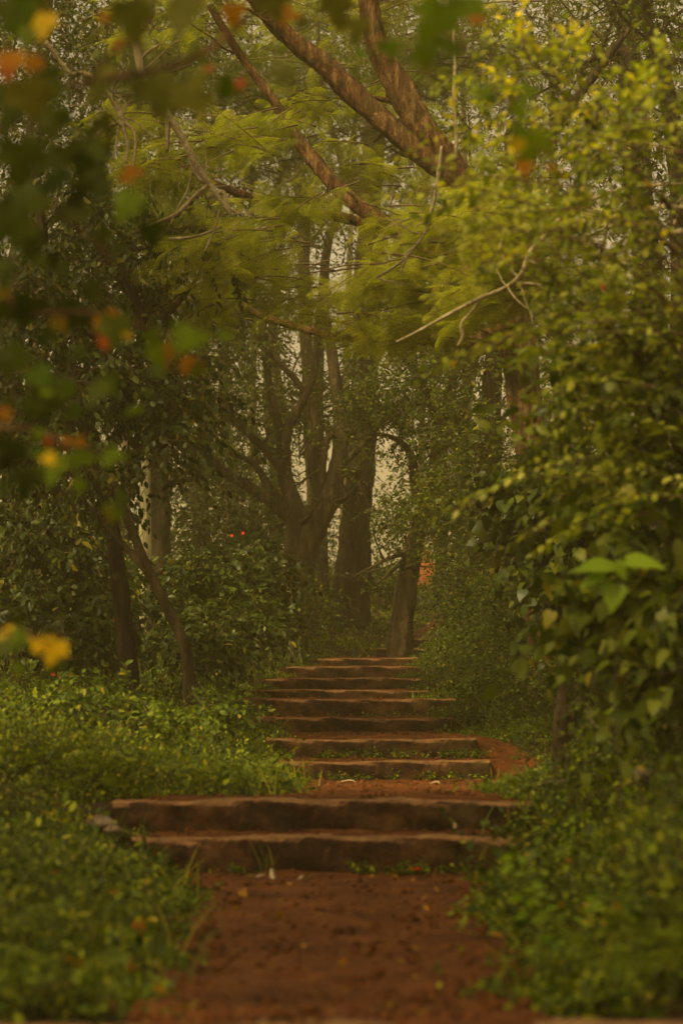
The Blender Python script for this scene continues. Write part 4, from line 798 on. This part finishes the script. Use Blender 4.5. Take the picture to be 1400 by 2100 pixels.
# curved husks and bark strips
def strip(name, pts, w, mat, lab, cat, group=None):
    c = smooth_line(pts, 5); n = len(c); t = unit(np.gradient(c, axis=0)); s = unit(np.cross(t, np.array([.2, -.6, .7]))); ww = (w * np.sin(np.linspace(.12, math.pi - .12, n)))[:, None]
    up = np.array([0, -.3, .95]); V = np.stack([c - s * ww, c + up * ww * .5, c + s * ww, c - up * ww * .15], 1).reshape(-1, 3); f = []
    for i in range(n - 1):
        for j in range(4): a, b = 4 * i + j, 4 * i + (j + 1) % 4; f += [[a, b, b + 4], [a, b + 4, a + 4]]
    mb = MB(); mb.add(V, f); tag(mb.build(name, mat, origin=c[0]), lab, cat, group)
strip('pod_husk', [P(920, 1680, 10.5), P(931, 1688, 10.47), P(933, 1698, 10.45), P(928, 1708, 10.44)], .010, M['husk'], 'curved pale seed husk leaning on the dark face of the widest step', 'husk')
strip('pod_husk', [P(556, 1780, 9.9), P(560, 1800, 9.85), P(566, 1812, 9.8)], .014, M['husk'], 'pale dry husk lying below the grass tuft', 'husk')
for k in range(14):
    y = rng.choice([rng.uniform(11.2, 15.6), rng.uniform(14, 16.5), rng.uniform(8.5, 10)]); l_, r_ = edges(np.array([y])); x = rng.uniform(l_[0] + .1, r_[0]); a = rng.uniform(0, 3.1); s = rng.uniform(.02, .07)
    z = float(hgt(x, y)) + .022; dv = np.array([math.cos(a), math.sin(a), 0]) * s
    strip('bark_strip', [np.array([x, y, z]) - dv, np.array([x + .02, y + .02, z + .012]), np.array([x, y, z]) + dv], .006, M['husk'] if k % 4 == 0 else M['litter'],
          'dry curled bark strip lying on the red earth landing' if y > 10.8 else 'dry curled bark strip lying on the near dirt path', 'bark strip', 'dry strips on the path')
# fallen leaves: individual ones on the near ground, and fine litter
mesh_cache = []
for mk in ('dead', 'mp_orange', 'mp_yellow'):
    for T in (MAPLE, OVAL):
        mb = MB(); place(mb, T, np.zeros((1, 3)), np.array([[0, 1., 0]]), np.array([[0, 0, 1.]]), np.array([1.])); o = mb.build('fallen_leaf', M[mk]); mesh_cache.append(o.data); bpy.data.objects.remove(o)
def fallen(x, y, s, kind, lift, lab, group):
    o = bpy.data.objects.new('fallen_leaf', mesh_cache[kind]); COL.objects.link(o); o.location = (x, y, float(hgt(x, y)) + lift); o.scale = (s, s, s)
    o.rotation_euler = (rng.uniform(-.5, .9), rng.uniform(-.5, .5), rng.uniform(0, 6.28)); tag(o, lab, 'leaf', group)
for px, py, d, s in [(180, 1985, 6.0, .07), (110, 2055, 5.7, .10), (60, 2060, 5.7, .07), (15, 1920, 6.4, .055), (65, 1930, 6.4, .06), (98, 1665, 9.5, .05), (70, 1780, 8.0, .05), (110, 1800, 7.8, .05), (240, 1825, 7.6, .035), (315, 1925, 6.8, .04), (285, 1905, 6.9, .05), (130, 2040, 5.8, .07), (280, 2005, 6.0, .05)]:
    x = PX(px, d); fallen(x, d, s, int(rng.choice([0, 2, 2, 4])), max(.04, P(px, py, d)[2] - float(hgt(x, d))), 'fallen yellow orange maple leaf caught in the near left weeds', 'fallen leaves in the left weeds')
for k in range(16):
    y = rng.uniform(6, 10.2); x = rng.uniform(float(edges(np.array([y]))[1][0]) + .05, y * .14); fallen(x, y, rng.uniform(.03, .05), int(rng.choice([1, 3, 5])), .2, 'small fallen leaf caught in the near right weeds', 'fallen leaves in the right weeds')
for k in range(60):
    y = rng.uniform(5.6, 10.0); l_, r_ = edges(np.array([y])); x = rng.uniform(l_[0] + .02, r_[0]); fallen(x, y, rng.uniform(.02, .045), int(rng.choice([0, 1, 1, 3])), .022, 'brown dry leaf lying on the near dirt path', 'fallen leaves on the near path')
    bpy.context.scene.objects
mb = MB(); n = 6500; y = 5.4 + 29 * rng.uniform(size=n) ** 1.3; l_, r_ = edges(y); x = l_ + (r_ - l_) * np.where(rng.uniform(size=n) < .5, rng.uniform(0, 1, n), np.clip(rng.normal(.5, .5, n), -.05, 1.05)); p = np.stack([x, y, hgt(x, y) + .02], 1)
place(mb, DIAM, p, rand_dirs(n, 0, .2), np.array([0, 0, 1.]) + rng.normal(size=(n, 3)) * .4, rng.uniform(.008, .024, n))
for (sy, sz, a, b, zb) in STEPS[1:]:
    n = 130; x = rng.uniform(a, b, n); yy_ = sy + rng.uniform(.05, .4, n); p = np.stack([x, yy_, np.full(n, sz + .010)], 1)
    place(mb, DIAM, p, rand_dirs(n, 0, .2), np.array([0, 0, 1.]) + rng.normal(size=(n, 3)) * .25, rng.uniform(.008, .028, n))
tag(mb.build('leaf_litter', [M['litter'], M['twig']]), 'fine dry leaf litter strewn over the red path and steps', None, None, 'stuff')
import bmesh
bm = bmesh.new(); bmesh.ops.create_icosphere(bm, subdivisions=1, radius=1); ico = (np.array([q.co[:] for q in bm.verts]), np.array([[a.index for a in q.verts] for q in bm.faces])); bm.free()
mb = MB(); n = 2600; y = 5.3 + 15 * rng.uniform(size=n) ** 1.6; l_, r_ = edges(y); x = l_ + (r_ - l_) * rng.beta(.6, .6, n); s_ = rng.exponential(.006, n) + .002
place(mb, ico, np.stack([x, y, hgt(x, y) + .014], 1), rand_dirs(n), rand_dirs(n), np.minimum(s_, .022))
tag(mb.build('pebbles', [M['path'], M['rock']], smooth=True), 'clods and small pebbles on the red earth path', None, None, 'stuff')
# red flower fallen on the path
c = np.array([PX(850, 9.9), 9.9, float(zc(9.9)) + .04]); mb = MB(); n = 5; a = np.linspace(0, 2 * math.pi, n, endpoint=False)
place(mb, OVAL, np.repeat(c[None], n, 0), np.stack([np.cos(a), np.sin(a) * .6, np.full(n, .3)], 1), np.tile([0, 0, 1.], (n, 1)), np.full(n, .035))
tag(mb.build('fallen_flower', M['red'], origin=c), 'red flower fallen among weeds below the lowest near step', 'flower')

# ------------------------------------------------------------------ haze
mb = MB(); x0, x1, y0, y1, z0, z1 = -190, 190, -50, 310, -3, 34
bv = [(x, y, z) for z in (z0, z1) for y in (y0, y1) for x in (x0, x1)]
mb.add(bv, [[0, 2, 3], [0, 3, 1], [4, 5, 7], [4, 7, 6], [0, 1, 5], [0, 5, 4], [2, 6, 7], [2, 7, 3], [0, 4, 6], [0, 6, 2], [1, 3, 7], [1, 7, 5]])
hm, t, o = newmat('haze_air'); pv = t.nodes.new('ShaderNodeVolumePrincipled'); pv.inputs['Density'].default_value = .0030; pv.inputs['Color'].default_value = (.90, .76, .38, 1); pv.inputs['Anisotropy'].default_value = .2
t.links.new(pv.outputs[0], o.inputs['Volume'])
tag(mb.build('haze', hm), 'pale mist hanging between the trees', None, None, 'stuff')
tot = sum(len(o.data.polygons) for o in scene.objects if o.type == 'MESH'); print('TRIS', tot, 'OBJ', len(scene.objects))
